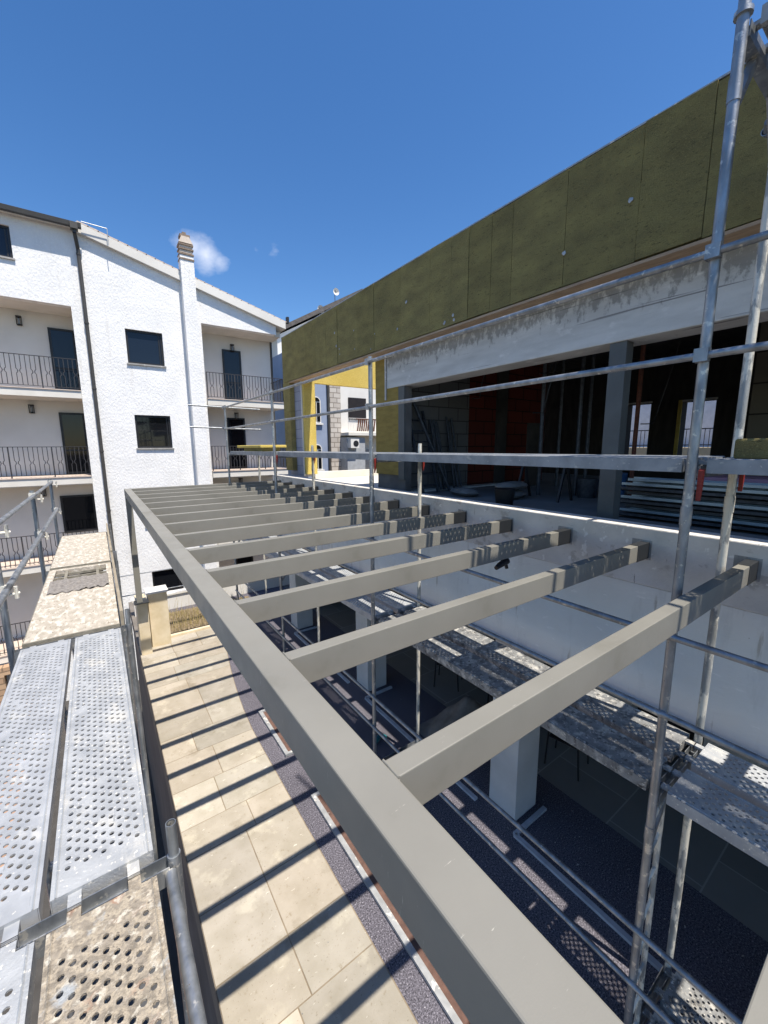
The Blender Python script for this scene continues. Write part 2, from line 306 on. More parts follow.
# a few small fair-weather clouds, part of the sky itself
tc = N.new('ShaderNodeTexCoord'); nz = N.new('ShaderNodeTexNoise'); nz.inputs['Scale'].default_value = 13; nz.inputs['Detail'].default_value = 8; nz.inputs['Roughness'].default_value = .58
nmp = N.new('ShaderNodeMapping'); nmp.inputs['Scale'].default_value = (1,1,1.6); L.new(tc.outputs['Generated'], nmp.inputs[0]); L.new(nmp.outputs[0], nz.inputs['Vector'])
cloud_fac = None
def cloud(direction, radius, dens):
    global cloud_fac
    d = Vector(direction).normalized()
    dist = N.new('ShaderNodeVectorMath'); dist.operation = 'DISTANCE'; dist.inputs[1].default_value = d; L.new(tc.outputs['Generated'], dist.inputs[0])
    mr = N.new('ShaderNodeMapRange'); mr.inputs['From Min'].default_value = 0; mr.inputs['From Max'].default_value = radius; mr.inputs['To Min'].default_value = dens; mr.inputs['To Max'].default_value = -.35
    L.new(dist.outputs['Value'], mr.inputs['Value'])
    a = N.new('ShaderNodeMath'); a.operation = 'ADD'; L.new(mr.outputs[0], a.inputs[0]); L.new(nz.outputs['Fac'], a.inputs[1])
    r = N.new('ShaderNodeMapRange'); r.inputs['From Min'].default_value = .42; r.inputs['From Max'].default_value = 1.0; L.new(a.outputs[0], r.inputs['Value'])
    if cloud_fac is None: cloud_fac = r.outputs[0]
    else:
        mxm = N.new('ShaderNodeMath'); mxm.operation = 'MAXIMUM'; L.new(cloud_fac, mxm.inputs[0]); L.new(r.outputs[0], mxm.inputs[1]); cloud_fac = mxm.outputs[0]
for d_, r_, k_ in [((.217,.903,.373),.055,.34),((.195,.903,.384),.045,.24),((.24,.899,.364),.04,.24),((.173,.907,.384),.04,.06),((.305,.867,.395),.04,.0),((.337,.853,.398),.035,-.02)]: cloud(d_, r_, k_)
cm = N.new('ShaderNodeMath'); cm.operation = 'MULTIPLY'; cm.inputs[1].default_value = .62; L.new(cloud_fac, cm.inputs[0])
mx = N.new('ShaderNodeMix'); mx.data_type = 'RGBA'; mx.inputs[7].default_value = (7.0,7.3,8.0,1)
hs = N.new('ShaderNodeHueSaturation'); hs.inputs['Saturation'].default_value = 1.27; hs.inputs['Hue'].default_value = .505; L.new(sky.outputs[0], hs.inputs['Color'])
L.new(hs.outputs[0], mx.inputs[6]); L.new(cm.outputs[0], mx.inputs[0]); L.new(mx.outputs[2], bg.inputs['Color'])

sl = bpy.data.lights.new('sun', 'SUN'); sl.energy = 4.2; sl.angle = R(.53); sl.color = (1,.95,.88)
so = bpy.data.objects.new('sun', sl); C.objects.link(so); so.rotation_euler = SUN.to_track_quat('Z','Y').to_euler(); so.location = (0,-5,20)

F_PX, PIT, YAW, ROL = 401.74, R(9.18916841), R(35.43157659), R(-.38200137)
fw = Vector((math.sin(YAW)*math.cos(PIT), math.cos(YAW)*math.cos(PIT), -math.sin(PIT)))
r0 = Vector((math.cos(YAW), -math.sin(YAW), 0)); u0 = r0.cross(fw)
rr = r0*math.cos(ROL)+u0*math.sin(ROL); uu = -r0*math.sin(ROL)+u0*math.cos(ROL)
cam = bpy.data.cameras.new('camera'); co = bpy.data.objects.new('camera', cam); C.objects.link(co)
cam.sensor_fit = 'HORIZONTAL'; cam.sensor_width = 36; cam.lens = F_PX/768*36; cam.clip_start = .03; cam.clip_end = 3000
m3 = Matrix((rr, uu, -fw)).transposed(); co.matrix_world = m3.to_4x4(); sc.camera = co
sc.view_settings.use_white_balance = True; sc.view_settings.white_balance_temperature = 6800; sc.view_settings.view_transform = 'Standard'; sc.view_settings.look = 'None'; sc.view_settings.gamma = 1; sc.view_settings.exposure = 0.80

GZ = -4.34        # terrace level
SZ = -9.0         # street level

# ------------------------------------------------------------------ setting: ground
b = MB(); b.add([(-900,-900,SZ),(900,-900,SZ),(900,900,SZ),(-900,900,SZ)], [(0,1,2,3)]); tag(b.build('ground', asphalt), kind='structure')
b = MB(); b.box(.372, 16, -8, 13.2, GZ-.4, GZ-.012); tag(b.build('terrace_slab', M('terrace_edge', hexc('77716a'), hexc('625d57'), scale=3, rough=.9)), kind='structure')
b = MB(); b.box(.41, 15.9, -7.9, 13.1, SZ, GZ-.4); tag(b.build('terrace_base', M('terrace_base_render', hexc('5d5a57'), hexc('4d4a48'), scale=2, rough=.95)), kind='structure')
b = MB(); b.add([(.5,-7.9,GZ-.006),(4.45,-7.9,GZ-.006),(4.45,13.0,GZ-.006),(.5,13.0,GZ-.006)],[(0,1,2,3)]); tag(b.build('felt_ground_cover', felt_m), kind='structure')
b = MB(); b.add([(4.42,-7.9,GZ),(11,-7.9,GZ),(11,10,GZ),(4.42,10,GZ)],[(0,1,2,3)]); tag(b.build('tiled_floor', tilefloor_m), kind='structure')
# paving slabs
def xr(y): return 1.58 + (max(0, y-5.6)**1.6)*.058
b = MB(); tones = []
y = -3.2; i = 0
rnd = random.Random(3)
while y < 10.0:
    dy = [.62,.40,.62,.62,.50,.62][i % 6]
    y1 = min(y+dy, 10.0); X1a, X1b = xr(y), xr(y1); n = 2
    cuts = [.375, .375 + rnd.choice([.62,.50,.74,.42]), None]
    if X1a > 1.95: cuts = [.375, .98, 1.55, None]
    for c0, c1 in zip(cuts, cuts[1:]):
        e0 = X1a if c1 is None else c1; e1 = X1b if c1 is None else c1
        t = rnd.uniform(.80, 1.04); tint = rnd.choice([(1,1,1),(1,.985,.95),(1.0,.97,.93),(.98,.985,.97)])
        if (i, c0) in ((5,.375),(9,.375),(14,.375)): t = 1.18
        g = .0035; z1 = GZ+rnd.uniform(-.001,.0015)
        vs = [(c0+g,y+g,GZ-.01),(e0-g,y+g,GZ-.01),(e1-g,y1-g,GZ-.01),(c0+g,y1-g,GZ-.01)]
        vs += [(p[0]+(.002 if k in (0,3) else -.002), p[1]+(.002 if k < 2 else -.002), z1) for k, p in enumerate(vs)]
        b.add(vs, [(4,5,6,7),(0,1,5,4),(1,2,6,5),(2,3,7,6),(3,0,4,7)]); tones += [(t*tint[0],t*tint[1],t*tint[2],1)]*5
    y = y1; i += 1
o = b.build('paving', paving_m, fixn=False); tag(o, kind='structure')
ca = o.data.color_attributes.new('tone', 'FLOAT_COLOR', 'CORNER')
for p in o.data.polygons:
    for li in p.loop_indices: ca.data[li].color = tones[p.index]
b = MB(); b.box(.376, 2.9, -3.2, 9.99, GZ-.0115, GZ-.0095); 
bb = MB(); 
ys = [-3.2+.3*k for k in range(45)]
for ya, yb in zip(ys, ys[1:]):
    bb.add([(.376,ya,GZ-.004),(xr(ya)+.006,ya,GZ-.004),(xr(yb)+.006,yb,GZ-.004),(.376,yb,GZ-.004)],[(0,1,2,3)])
tag(bb.build('paving_bed', M('joint_mortar', hexc('8c7f6b'), hexc('776b59'), scale=10, rough=1)), kind='structure')

# ------------------------------------------------------------------ pergola
ZT, ZB = -.78, -.92
pg = root0('pergola', 'beige grey steel pergola with fifteen rafters between terrace post and concrete wall', 'pergola')
MB().box(.402, .515, -2.1, 9.42, ZB, ZT).build('edge_beam', pergola_m, pg, .005)
XW = 3.60
pur_parts = []
def purlin(y):
    o = MB().box(.516, 3.40, 0, .062, ZB+.012, ZT-.002).build('rafter', pergola_m, pg, .003); o.location.y = y
    s = MB().box(3.395, 3.612, -.003, .065, ZB+.008, ZT+.001).build('dark_rafter_end', near_black_m, o, .002)  # near-black end section, slightly thicker than the rafter
    wb = MB(); rw = random.Random(11)
    for yy in (-.002,.064):
        pts = [(.5165+rw.uniform(0,.002), yy, ZB+.014+.0118*k) for k in range(11)]
        wb.path(pts, .0035, 6)
    wb.path([(.5165+rw.uniform(0,.002), -.002+.0066*k, ZT-.001) for k in range(11)], .0035, 6)
    wb.build('weld_bead', pergola_m, o)
    pl = MB().box(3.606, XW-.001, -.02, .13, ZB-.005, ZT+.015)
    for z in (-.82,-.88): pl.tube((3.606,.10,z),(3.596,.10,z),.012,6)
    pl.build('wall_plate', galv, o)
    return o
p0 = purlin(0); p0.location.y = .008
for k in range(1,15):
    c = copy_tree(p0, pg); c.location.y = .008+.667*k
for k in (-1,-2,-3):
    c = copy_tree(p0, pg); c.location.y = .008+.667*k
ps = MB().box(.405, .512, 9.31, 9.41, -3.14, ZB-.001).build('post', pergola_m, pg, .004)
MB().box(.36,.62,9.24,9.48,-3.139,-3.12).build('foot_plate', near_black_m, ps)

# ------------------------------------------------------------------ stone corner pillars of the terrace parapet
t = tag(MB().box(.40,.60,9.45,10.05,GZ-.01,-3.18).build('stone_pillar', stone_m, None, .006), 'narrow cream stone pillar under the pergola post', 'pillar')
pt = tag(MB().box(.63,1.0,9.72,10.1,GZ-.01,-3.12).build('stone_pillar', stone_m, None, .006), 'wide cream stone pillar at the terrace corner beside the planter', 'pillar')
cp = MB().box(.60,1.03,9.69,10.13,-3.119,-3.085).build('coping', plaster_s, pt)
# planter, dry grass, low wall
pl = root0('planter', 'sunken planter bed with pale stone kerb at the end of the terrace', 'planter')
MB().box(1.02,3.3,10.0,10.09,GZ-.01,GZ+.05).build('kerb', stone_m, pl)
MB().box(1.02,3.3,10.10,11.65,GZ-.10,GZ-.004).build('soil', soil_m, pl)
b = MB(); rg = random.Random(5)
for k in range(1500):
    x = rg.uniform(1.1,3.1); y = rg.uniform(10.2,11.5); h = rg.uniform(.05,.2)*(3.2 if rg.random() < .16 else 1)
    a = rg.uniform(0,6.28); l = rg.uniform(.05,.45)*h; wv = .004
    dx, dy = math.cos(a), math.sin(a)
    b.add([(x-dy*wv,y+dx*wv,GZ),(x+dy*wv,y-dx*wv,GZ),(x+dx*l*.4+dy*wv*.7,y+dy*l*.4-dx*wv*.7,GZ+h*.6),(x+dx*l*.4-dy*wv*.7,y+dy*l*.4+dx*wv*.7,GZ+h*.6),(x+dx*l,y+dy*l,GZ+h)],[(0,1,2,3),(3,2,4)])
tag(b.build('dry_grass', dry_m, fixn=False), 'dry straw coloured grass growing in the terrace planter', 'grass', kind='stuff')
lw = root0('low_wall', 'low white wall with flat cap closing the terrace behind the planter', 'wall')
MB().box(.45,7.5,11.9,12.08,GZ-.4,-3.94).build('wall', plaster_s, lw)
MB().box(.41,7.5,11.86,12.12,-3.939,-3.89).build('cap', soffit_m, lw)
gw = root0('guard_wire', 'pair of thin guard tubes crossing behind the pergola post', 'rail')
for z in (-2.78,-3.24): MB().tube((.05,10.3,z),(4.2,10.3,z),.012,8).build('wire', galv, gw)

# ------------------------------------------------------------------ apartment building (drawn at Y=16.5, scaled about the eye level)
KS = 17.5/16.5; FY = 17.5
def K(v): return v*KS
ap = root0('apartment_building', 'white three storey apartment building with iron balconies and sloping gable', 'building')
LV = [1.85, -.87, -3.62, -6.36]
holes = []
for z in LV:
    top = {1.85:4.38}.get(z, z+2.47)
    holes.append((K(-5.2), K(z-.25), K(-.15), K(top)))
    holes.append((K(3.62), K(z-.25), K(6.45), K(4.5 if z == 1.85 else z+2.47)))
win = [(1.22,2.85,2.32,3.95),(1.24,.02,2.34,1.15),(1.26,-2.75,2.32,-1.62),(1.28,-5.35,2.29,-4.45),(-2.4,5.45,-1.36,6.32)]
holes += [tuple(K(v) for v in h) for h in win]
fr = MB().holed('y', K(-10), SZ, K(6.45), K(4.5), FY, FY+.3, [h for h in holes if h[1] < K(4.4)])
fr.holed('y', K(-10), K(4.5), K(.28), K(6.62), FY, FY+.3, [h for h in holes if h[1] > K(4.6)])
fr.prism([(K(.28),K(4.5)),(K(6.45),K(4.5)),(K(6.45),K(4.86)),(K(.28),K(6.55))], 'y', FY, FY+.3)
fr.build('facade_wall', plaster_m, ap, fixn=False)
YB = FY+1.38
doorsL = [(-.86,z,-.15,z+2.1) for z in LV]; doorsR = [(4.62,z+.03,5.36,z+2.12) for z in LV]
bwL = MB().box(K(-5.2), K(-.15)+.0, YB, YB+.2, SZ, K(4.6)).build('recessed_wall', plaster_s, ap)
bwR = MB().box(K(3.3), K(6.72), YB, YB+.2, SZ, K(4.75)).build('recessed_wall', plaster_s, ap)
MB().box(K(-.15), K(-.15)+.25, FY+.3, YB, SZ, K(4.6)).build('side_wall', plaster_s, ap)
MB().box(K(3.62)-.25, K(3.62), FY+.3, YB, SZ, K(4.6)).build('side_wall', plaster_s, ap)
MB().box(K(-5.2)-.3, K(-5.2), FY+.3, YB, SZ, K(4.6)).build('side_wall', plaster_s, ap)
MB().box(K(6.45), K(6.72), YB+.2, FY+10, SZ, K(4.7)).build('side_wall', plaster_m, ap)
MB().box(K(-5.2), K(-.15), FY+.3, YB, K(4.38), K(4.6)).build('loggia_ceiling', soffit_m, ap)
MB().box(K(3.62), K(6.72), FY+.3, YB, K(4.5), K(4.7)).build('loggia_ceiling', soffit_m, ap)
def railing(x0, x1, y, z, side=None):
    b = MB()
    n = int((x1-x0)/.118); st = (x1-x0)/n; za, zb = z+.07, z+1.0
    b.bar((x0,y,zb),(x1,y,zb),.034,.02); b.bar((x0,y,za),(x1,y,za),.02,.014)
    for i in range(n+1):
        x = x0+i*st
        if i % 9 == 0: b.bar((x,y,z-.02),(x,y,zb),.034)
        elif i % 3 == 0: b.bar((x,y,za),(x,y,zb),.019)
        else:
            s = .032*(1 if i % 3 == 1 else -1); zm = z+.48
            b.bar((x,y,za),(x,y,zm-.06),.019); b.bar((x,y,zm-.06),(x+s,y,zm-.02),.019); b.bar((x+s,y,zm-.02),(x+s,y,zm+.05),.019); b.bar((x+s,y,zm+.05),(x,y,zm+.09),.019); b.bar((x,y,zm+.09),(x,y,zb),.019)
            if i % 3 == 1: b.bar((x+s,y,zm+.01),(x+st-s,y,zm+.01),.01)
    if side:
        b.bar((x1,y,zb),(x1,side,zb),.034,.02); b.bar((x1,y,za),(x1,side,za),.02,.014)
        for k in range(int((side-y)/.118)): b.bar((x1,y+k*.118,za),(x1,y+k*.118,zb),.019)
    return b
def door(x0, z0, x1, z1, yy, shut=None):
    d = MB(); t = .07
    d.box(x0,x0+t,yy-.05,yy,z0,z1).box(x1-t,x1,yy-.05,yy,z0,z1).box(x0+t,x1-t,yy-.05,yy,z1-t,z1).box(x0+t,x1-t,yy-.05,yy,z0,z0+.1)
    if z1-z0 > 1.6: d.box(x0+t,x1-t,yy-.048,yy,z0+.85,z0+.91)
    o = d.build('balcony_door', dark_al, ap)
    MB().box(x0+t,x1-t,yy-.03,yy-.015,z0+.1,z1-t).build('pane', shut or glass_m, o); return o
for i, z in enumerate(LV):
    for (xa, xb, sd) in ((-5.2,-.15,None),(3.64,6.5,YB)):
        sl_ = MB().box(K(xa)+(-.0), K(xb)+(.18 if sd else -.004), FY-.06, YB-.002, K(z-.25)-.001, K(z)-.03).build('balcony_slab', soffit_m, ap)
        MB().box(K(xa), K(xb)+(.2 if sd else -.006), FY-.09, YB-.002, K(z)-.029, K(z)).build('floor_tiles', tile_bal, sl_)
        railing(K(xa)+.03, K(xb)+(.12 if sd else -.03), FY-.03, K(z), sd).build('balcony_railing', iron_m, ap)
    if i == 2:
        door(K(-1.13), K(z+.7), K(-.16), K(z+2.02), YB, glass_dark)
    else: door(*[K(v) for v in (-.86,z,-.16,z+2.1)], YB, glass_m if i == 0 else glass_dark)
    door(*[K(v) for v in (4.62,z,5.36,z+2.12)], YB, glass_m if i == 0 else glass_dark)
    for xl in ((-1.54,),(5.02,)):
        zl = K(z+2.40 if xl[0] < 0 else z+2.42)-.12
        lo = MB().box(K(xl[0])-.07, K(xl[0])+.07, YB-.16, YB-.13, zl-.26, zl-.245).box(K(xl[0])-.075,K(xl[0])+.075,YB-.17,YB,zl+.0,zl+.03).box(K(xl[0])-.03,K(xl[0])+.03,YB-.02,YB,zl-.25,zl)
        for sx in (-.07,.06): lo.box(K(xl[0])+sx,K(xl[0])+sx+.012,YB-.16,YB-.148,zl-.25,zl).box(K(xl[0])+sx,K(xl[0])+sx+.012,YB-.03,YB-.02,zl-.25,zl)
        lo.box(K(xl[0])-.07,K(xl[0])+.07,YB-.16,YB-.02,zl-.26,zl-.24)
        wl = lo.build('wall_lamp', iron_m, ap)
        MB().tube((K(xl[0]),YB-.09,zl-.22),(K(xl[0]),YB-.09,zl-.04),.035,10).build('bulb', lampglass, wl)
for (x0,z0,x1,z1), shut in zip(win, (glass_m, glass_dark, glass_dark, glass_dark, glass_m)):
    x0,z0,x1,z1 = [K(v) for v in (x0,z0,x1,z1)]; t = .07; yy = FY+.09
    f = MB().box(x0,x0+t,yy,yy+.06,z0,z1).box(x1-t,x1,yy,yy+.06,z0,z1).box(x0+t,x1-t,yy,yy+.06,z1-t,z1).box(x0+t,x1-t,yy,yy+.06,z0,z0+t).box(x1-.14,x1-.1,yy+.01,yy+.06,z0+t,z1-t)
    o = f.build('window', dark_al, ap)
    MB().box(x0+t,x1-t,yy+.03,yy+.045,z0+t,z1-t).build('pane', shut, o)
    MB().box(x0-.04,x1+.04,FY-.06,FY+.09,z0-.05,z0-.001).build('sill', concrete_m, o)
# roof: horizontal eave on the left, sloping verge on the right
rf = MB()
def zr(x): return K(6.82 - (x-.28)*(6.82-5.03)/(6.75-.28))
rf.prism([(K(.22),K(6.82)),(K(6.80),K(5.02)),(K(6.80),K(4.74)),(K(6.3),K(4.86)),(K(.22),K(6.54))], 'y', FY-.17, FY+9)
r1 = rf.build('roof', plaster_s, ap)
tt = MB()
nt_ = 26
for i in range(nt_):
    xa = .25+i*(6.85-.25)/nt_; xb = .25+(i+1)*(6.85-.25)/nt_+.03
    tt.add([(K(xa),FY-.15,zr(xa)+.0),(K(xb),FY-.15,zr(xb)),(K(xb),FY-.15,zr(xb)+.05),(K(xa),FY-.15,zr(xa)+.035),
            (K(xa),FY+9,zr(xa)),(K(xb),FY+9,zr(xb)),(K(xb),FY+9,zr(xb)+.05),(K(xa),FY+9,zr(xa)+.035)],[(0,1,2,3),(3,2,6,7),(1,5,6,2),(0,4,5,1),(0,3,7,4)])
tt.build('roof_tiles', M('weathered_verge_tiles', hexc('c9bcb2'), hexc('b5a79c'), scale=6, rough=.9, bump=.5, bscale=20), r1)
ev = MB().prism([(FY-.24,K(6.62)),(FY+.3,K(6.62)),(FY+5,K(6.62)+1.5),(FY+5,K(6.62)+1.65),(FY-.24,K(6.70))], 'x', K(-10), K(.20)).build('roof', soffit_m, ap)
tl = MB()
for i in range(62):
    x = K(-10)+i*.17+.02
    tl.add([(x+dx, FY-.28+s_*5.3, K(6.70)+.01+s_*1.62+dz) for s_ in (0,1) for dx, dz in ((0,0),(.04,.055),(.10,.055),(.15,0))], [(0,1,5,4),(1,2,6,5),(2,3,7,6),(0,3,2,1)])
tl.build('roof_tiles', roof_tile_m, ev)
gt = MB()
for a0, a1 in ((FY-.38,FY-.24),): gt.prism([(a0,K(6.72)),(a0+.02,K(6.60)),(a1-.01,K(6.585)),(a1,K(6.60)),(a1,K(6.63)),(a0+.03,K(6.63)),(a0+.02,K(6.73))], 'x', K(-10), K(.34))
gt.build('gutter', pipe_m, ap)
dp = MB().path([(K(.16),FY-.32,K(6.60)),(K(.16),FY-.32,K(6.42)),(K(.20),FY-.1,K(6.05)),(K(.20),FY-.1,K(-5.4))], .055, 12)
for z in (5.9,3.9,1.9,-.1,-2.1,-4.1): dp.tube((K(.20),FY-.1,K(z)),(K(.20),FY-.1,K(z)+.05),.068,12)
dp.box(K(.16)-.1,K(.16)+.1,FY-.43,FY-.20,K(6.52),K(6.70))
dp.build('downpipe', pipe_m, ap)
MB().tube((K(6.68),YB-.02,SZ),(K(6.68),YB-.02,K(4.6)),.05,10).build('downpipe', pipe_m, ap)
an = MB().tube((K(.35),FY-.3,K(6.80)),(K(1.0),FY-.3,K(6.78)),.014,8).tube((K(1.0),FY-.3,K(6.78)),(K(1.0),FY-.3,K(6.3)),.012,8)
an.build('overflow_pipe', alu_m, ap)
MB().box(K(6.86),K(6.95),FY-.2,FY-.05,K(4.98),K(5.22)).build('floodlight', black_m, ap)
# chimney
ch = MB().box(K(3.03),K(3.46),FY-.36,FY+.02,SZ,K(6.55)).build('chimney', plaster_m, ap)
cb = MB(); 
for z in (6.40,6.56,6.72,6.86): cb.box(K(3.015),K(3.475),FY-.385,FY+.045,K(z),K(z)+.05)
cb.build('brick_bands', chim_band, ch)
cc = MB()
for z in (6.47,6.63,6.79): cc.box(K(3.05),K(3.44),FY-.35,FY+.01,K(z),K(z)+.09)
cc.prism([(K(3.02),K(6.94)),(K(3.47),K(6.94)),(K(3.36),K(7.14)),(K(3.12),K(7.14))],'y',FY-.37,FY+.03)
cc.build('cowl', chim_tile, ch)
MB().box(K(3.08),K(3.40),FY-.33,FY-.01,K(7.141),K(7.22)).box(K(3.18),K(3.30),FY-.22,FY-.12,K(7.22),K(7.33)).build('cap', chim_band, ch)

# street level behind the left scaffold
sw = root0('stone_wall', 'pinkish rough stone wall below the lowest left balcony', 'wall')
MB().holed('y', K(-10), SZ, K(-2.4), K(-6.65), FY-.35, FY-.08, [(K(-2.95), SZ, K(-2.62), K(-6.9))]).build('masonry', stonewall_m, sw, fixn=False)
b = MB(); rg = random.Random(9)
for k in range(2600):
    x = rg.uniform(-6.5,-2.6); y = rg.uniform(15.4,16.6); z = SZ+.2+rg.random()**.7*.9*(.8+.3*math.sin(x*3))
    a = rg.uniform(0,6.28); e = rg.uniform(-1,1); s = rg.uniform(.03,.07)
    u = Vector((math.cos(a),math.sin(a),e)).normalized(); v = u.cross(Vector((.3,.2,1))).normalized()
    c = Vector((x,y,z)); b.add([c-u*s, c+v*s*.5, c+u*s, c-v*s*.5],[(0,1,2,3)])
hd = b.build('hedge', green_m, fixn=False); tag(hd, 'low green leafy hedge in front of the pink stone wall', 'hedge')
tag(MB().box(K(-10),-1.8,14.9,15.15,SZ,SZ+.45).build('kerb_wall', soffit_m), 'long pale kerb wall edging the hedge bed', 'wall')
b = MB().box(K(-10),-2.4,5,14.9,SZ,SZ+.02); tag(b.build('courtyard_paving', brick_mat('courtyard_tiles', hexc('b08f78'), hexc('a3826c'), hexc('8b7462'), .4,.4,.01,'xy',.1)), kind='structure')

# ------------------------------------------------------------------ building under construction
cbd = root0('building_under_construction', 'unfinished concrete building wrapped in olive mineral wool beside the pergola', 'building')
XF, XI, XCN = 3.98, 4.10, 4.22
Js = [9.88,9.49,9.26,8.76,8.51,8.0,7.56,7.09,6.39,5.85,5.12,4.47,4.06,3.76,3.41,3.12,2.49,1.82,1.34,.9,.3,-.3,-.9,-1.5,-2.1,-2.7,-3.3,-3.9,-4.5]
rg = random.Random(2)
for a, bq in zip(Js, Js[1:]):
    ztop = 2.63+rg.uniform(-.006,.008); dx = rg.uniform(-.004,.004)
    pb = MB(); nz_ = 16; e0 = [rg.uniform(.0005,.0035) for _ in range(nz_+1)]; e1 = [rg.uniform(.0005,.0035) for _ in range(nz_+1)]; zb_ = 1.58+rg.uniform(-.006,.004)
    prof = [(bq+e0[k], zb_+(ztop-zb_)*k/nz_) for k in range(nz_+1)]+[(a-e1[k], zb_+(ztop-zb_)*k/nz_+(rg.uniform(-.008,.004) if k == nz_ else 0)) for k in range(nz_,-1,-1)]
    pb.prism(prof, 'x', XF+dx, XI-.002); pb.build('insulation_panel', wool_olive, cbd)
for zz in ((-.56,.16),(.164,.87),(.874,1.575)):
    MB().box(XF+rg.uniform(-.003,.003), XI-.002, 9.49, 9.9, *zz).build('insulation_panel', wool_olive, cbd, .004)
MB().box(XI, XCN+.12, -4.5, 9.9, 1.56, 2.60).build('upstand_beam', concrete_m, cbd)
MB().box(XF-.012, XCN+.0, -4.5, 9.485, 1.535, 1.561).build('soffit_boards', woodstrip_m, cbd)
MB().box(XF+.01, XCN+.14, -4.5, 9.92, 2.64, 2.655).build('coping_strip', alu_m, cbd)
MB().box(XCN-.002, XCN+.35, -4.5, 5.82, .99, 1.544).build('concrete_beam', beamconc_m, cbd, .008)
MB().box(XCN-.02, XCN+.02, 5.822, 5.86, .80, 1.544).build('corner_bead', alu_m, cbd)
MB().box(XI+.001, XI+.30, 9.1, 9.9, -.7, 1.56).build('block_pier', block_m, cbd)
MB().box(XI-.01, XI+.012, 9.06, 9.099, -.68, 1.555).build('corner_bead', plaster_s, cbd)
MB().box(XI+.013, 4.40, 8.98, 9.099, -.64, 1.5).build('insulation_panel', wool_yellow, cbd)
MB().box(XI+.013, 7.6, 8.98, 9.099, 1.503, 2.3).build('insulation_panel', wool_yellow, cbd)
MB().box(XI+.31, 7.6, 9.10, 9.4, 1.56, 2.3).build('lintel', concrete_m, cbd)
MB().box(6.9, 7.6, 9.1, 9.4, -.6, 1.56).build('block_pier', block_m, cbd)
MB().box(XCN+.03, XCN+.16, 5.34, 6.15, -.77, 1.54).build('concrete_pier', M('dark_raw_concrete', hexc('6f6c69'), hexc('5d5a57'), rough=.95), cbd)
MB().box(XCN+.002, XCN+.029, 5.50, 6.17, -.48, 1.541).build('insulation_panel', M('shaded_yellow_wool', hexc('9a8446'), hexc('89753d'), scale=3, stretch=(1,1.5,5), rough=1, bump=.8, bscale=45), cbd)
MB().box(XCN+.001, XCN+.03, 5.34, 5.498, -.55, .98).build('steel_angle', steelcol_m, cbd)
# front wall (parapet + base coated band) and floor
MB().box(XW, XW+.22, -4.5, 9.9, -1.15, -.665).build('parapet', parapet_m, cbd, .01)
MB().box(XW+.225, XW+.245, -4.5, 9.9, -.9, -.70).build('membrane', dark_mem, cbd)
MB().box(XW+.006, XW+.20, -4.5, 9.9, -2.17, -1.151).build('base_coat_wall', render_m, cbd)
MB().box(XW-.03, XW+.005, -4.5, 9.9, -2.20, -2.165).build('drip_profile', alu_m, cbd)
MB().box(XW+.246, 12.4, -4.5, 9.9, -1.1, -.80).build('floor_slab', conc_floor, cbd)
MB().box(XW+.247, XW+.85, -4.5, 5.3, -.799, -.775).build('membrane', dark_mem, cbd)
MB().box(XI+.3, 7.6, 9.11, 9.3, -.8, -.60).build('upstand', soffit_m, cbd)
MB().box(XW+.25, 7.6, 5.4, 9.1, -.798, -.77).build('loggia_screed', soffit_m, cbd)
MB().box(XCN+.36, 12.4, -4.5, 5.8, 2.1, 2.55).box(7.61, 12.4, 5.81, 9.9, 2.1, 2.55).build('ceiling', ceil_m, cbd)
# interior
MB().box(4.39, 6.05, 5.61, 5.78, -.8, 2.1).build('partition_wall', block_xz, cbd)
MB().box(6.051, 8.4, 5.61, 5.78, -.8, 2.1).build('brick_partition', redbrick_xz, cbd)
MB().box(6.85, 7.15, 5.55, 5.609, -.8, 2.1).build('concrete_column', ceil_m, cbd)
MB().box(8.4, 8.6, 5.61, 9.9, -.8, 2.1).build('brick_partition', redbrick_m, cbd)
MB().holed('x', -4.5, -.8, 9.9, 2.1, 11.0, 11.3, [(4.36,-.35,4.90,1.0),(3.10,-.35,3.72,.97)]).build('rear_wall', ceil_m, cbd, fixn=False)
for a0, a1, z1 in ((4.36,4.90,1.0),(3.10,3.72,.97)):
    MB().box(10.97,11.0,a1,a1+.07,-.35,z1+.04).build('window_jamb', wool_yellow, cbd)
    MB().box(10.98,11.0,a0-.02,a1,z1,z1+.04).build('window_head', soffit_m, cbd)
MB().box(7.6, 7.8, -4.5, 1.75, -.8, 2.1).build('block_partition', brownblock_yz, cbd)
MB().box(4.24, 4.38, 1.94, 2.10, -.8, .99).build('steel_column', steelcol_m, cbd, .004)
for (x, y) in ((5.9,3.9),(6.3,3.5),(7.0,3.72),(6.2,2.62),(7.4,4.5)):
    MB().tube((x,y,-.8),(x,y,2.1),.03,8).box(x-.07,x+.07,y-.07,y+.07,2.06,2.099).build('ceiling_prop', rust_m if y < 2.7 else darksteel, cbd)
for k in range(14): pass
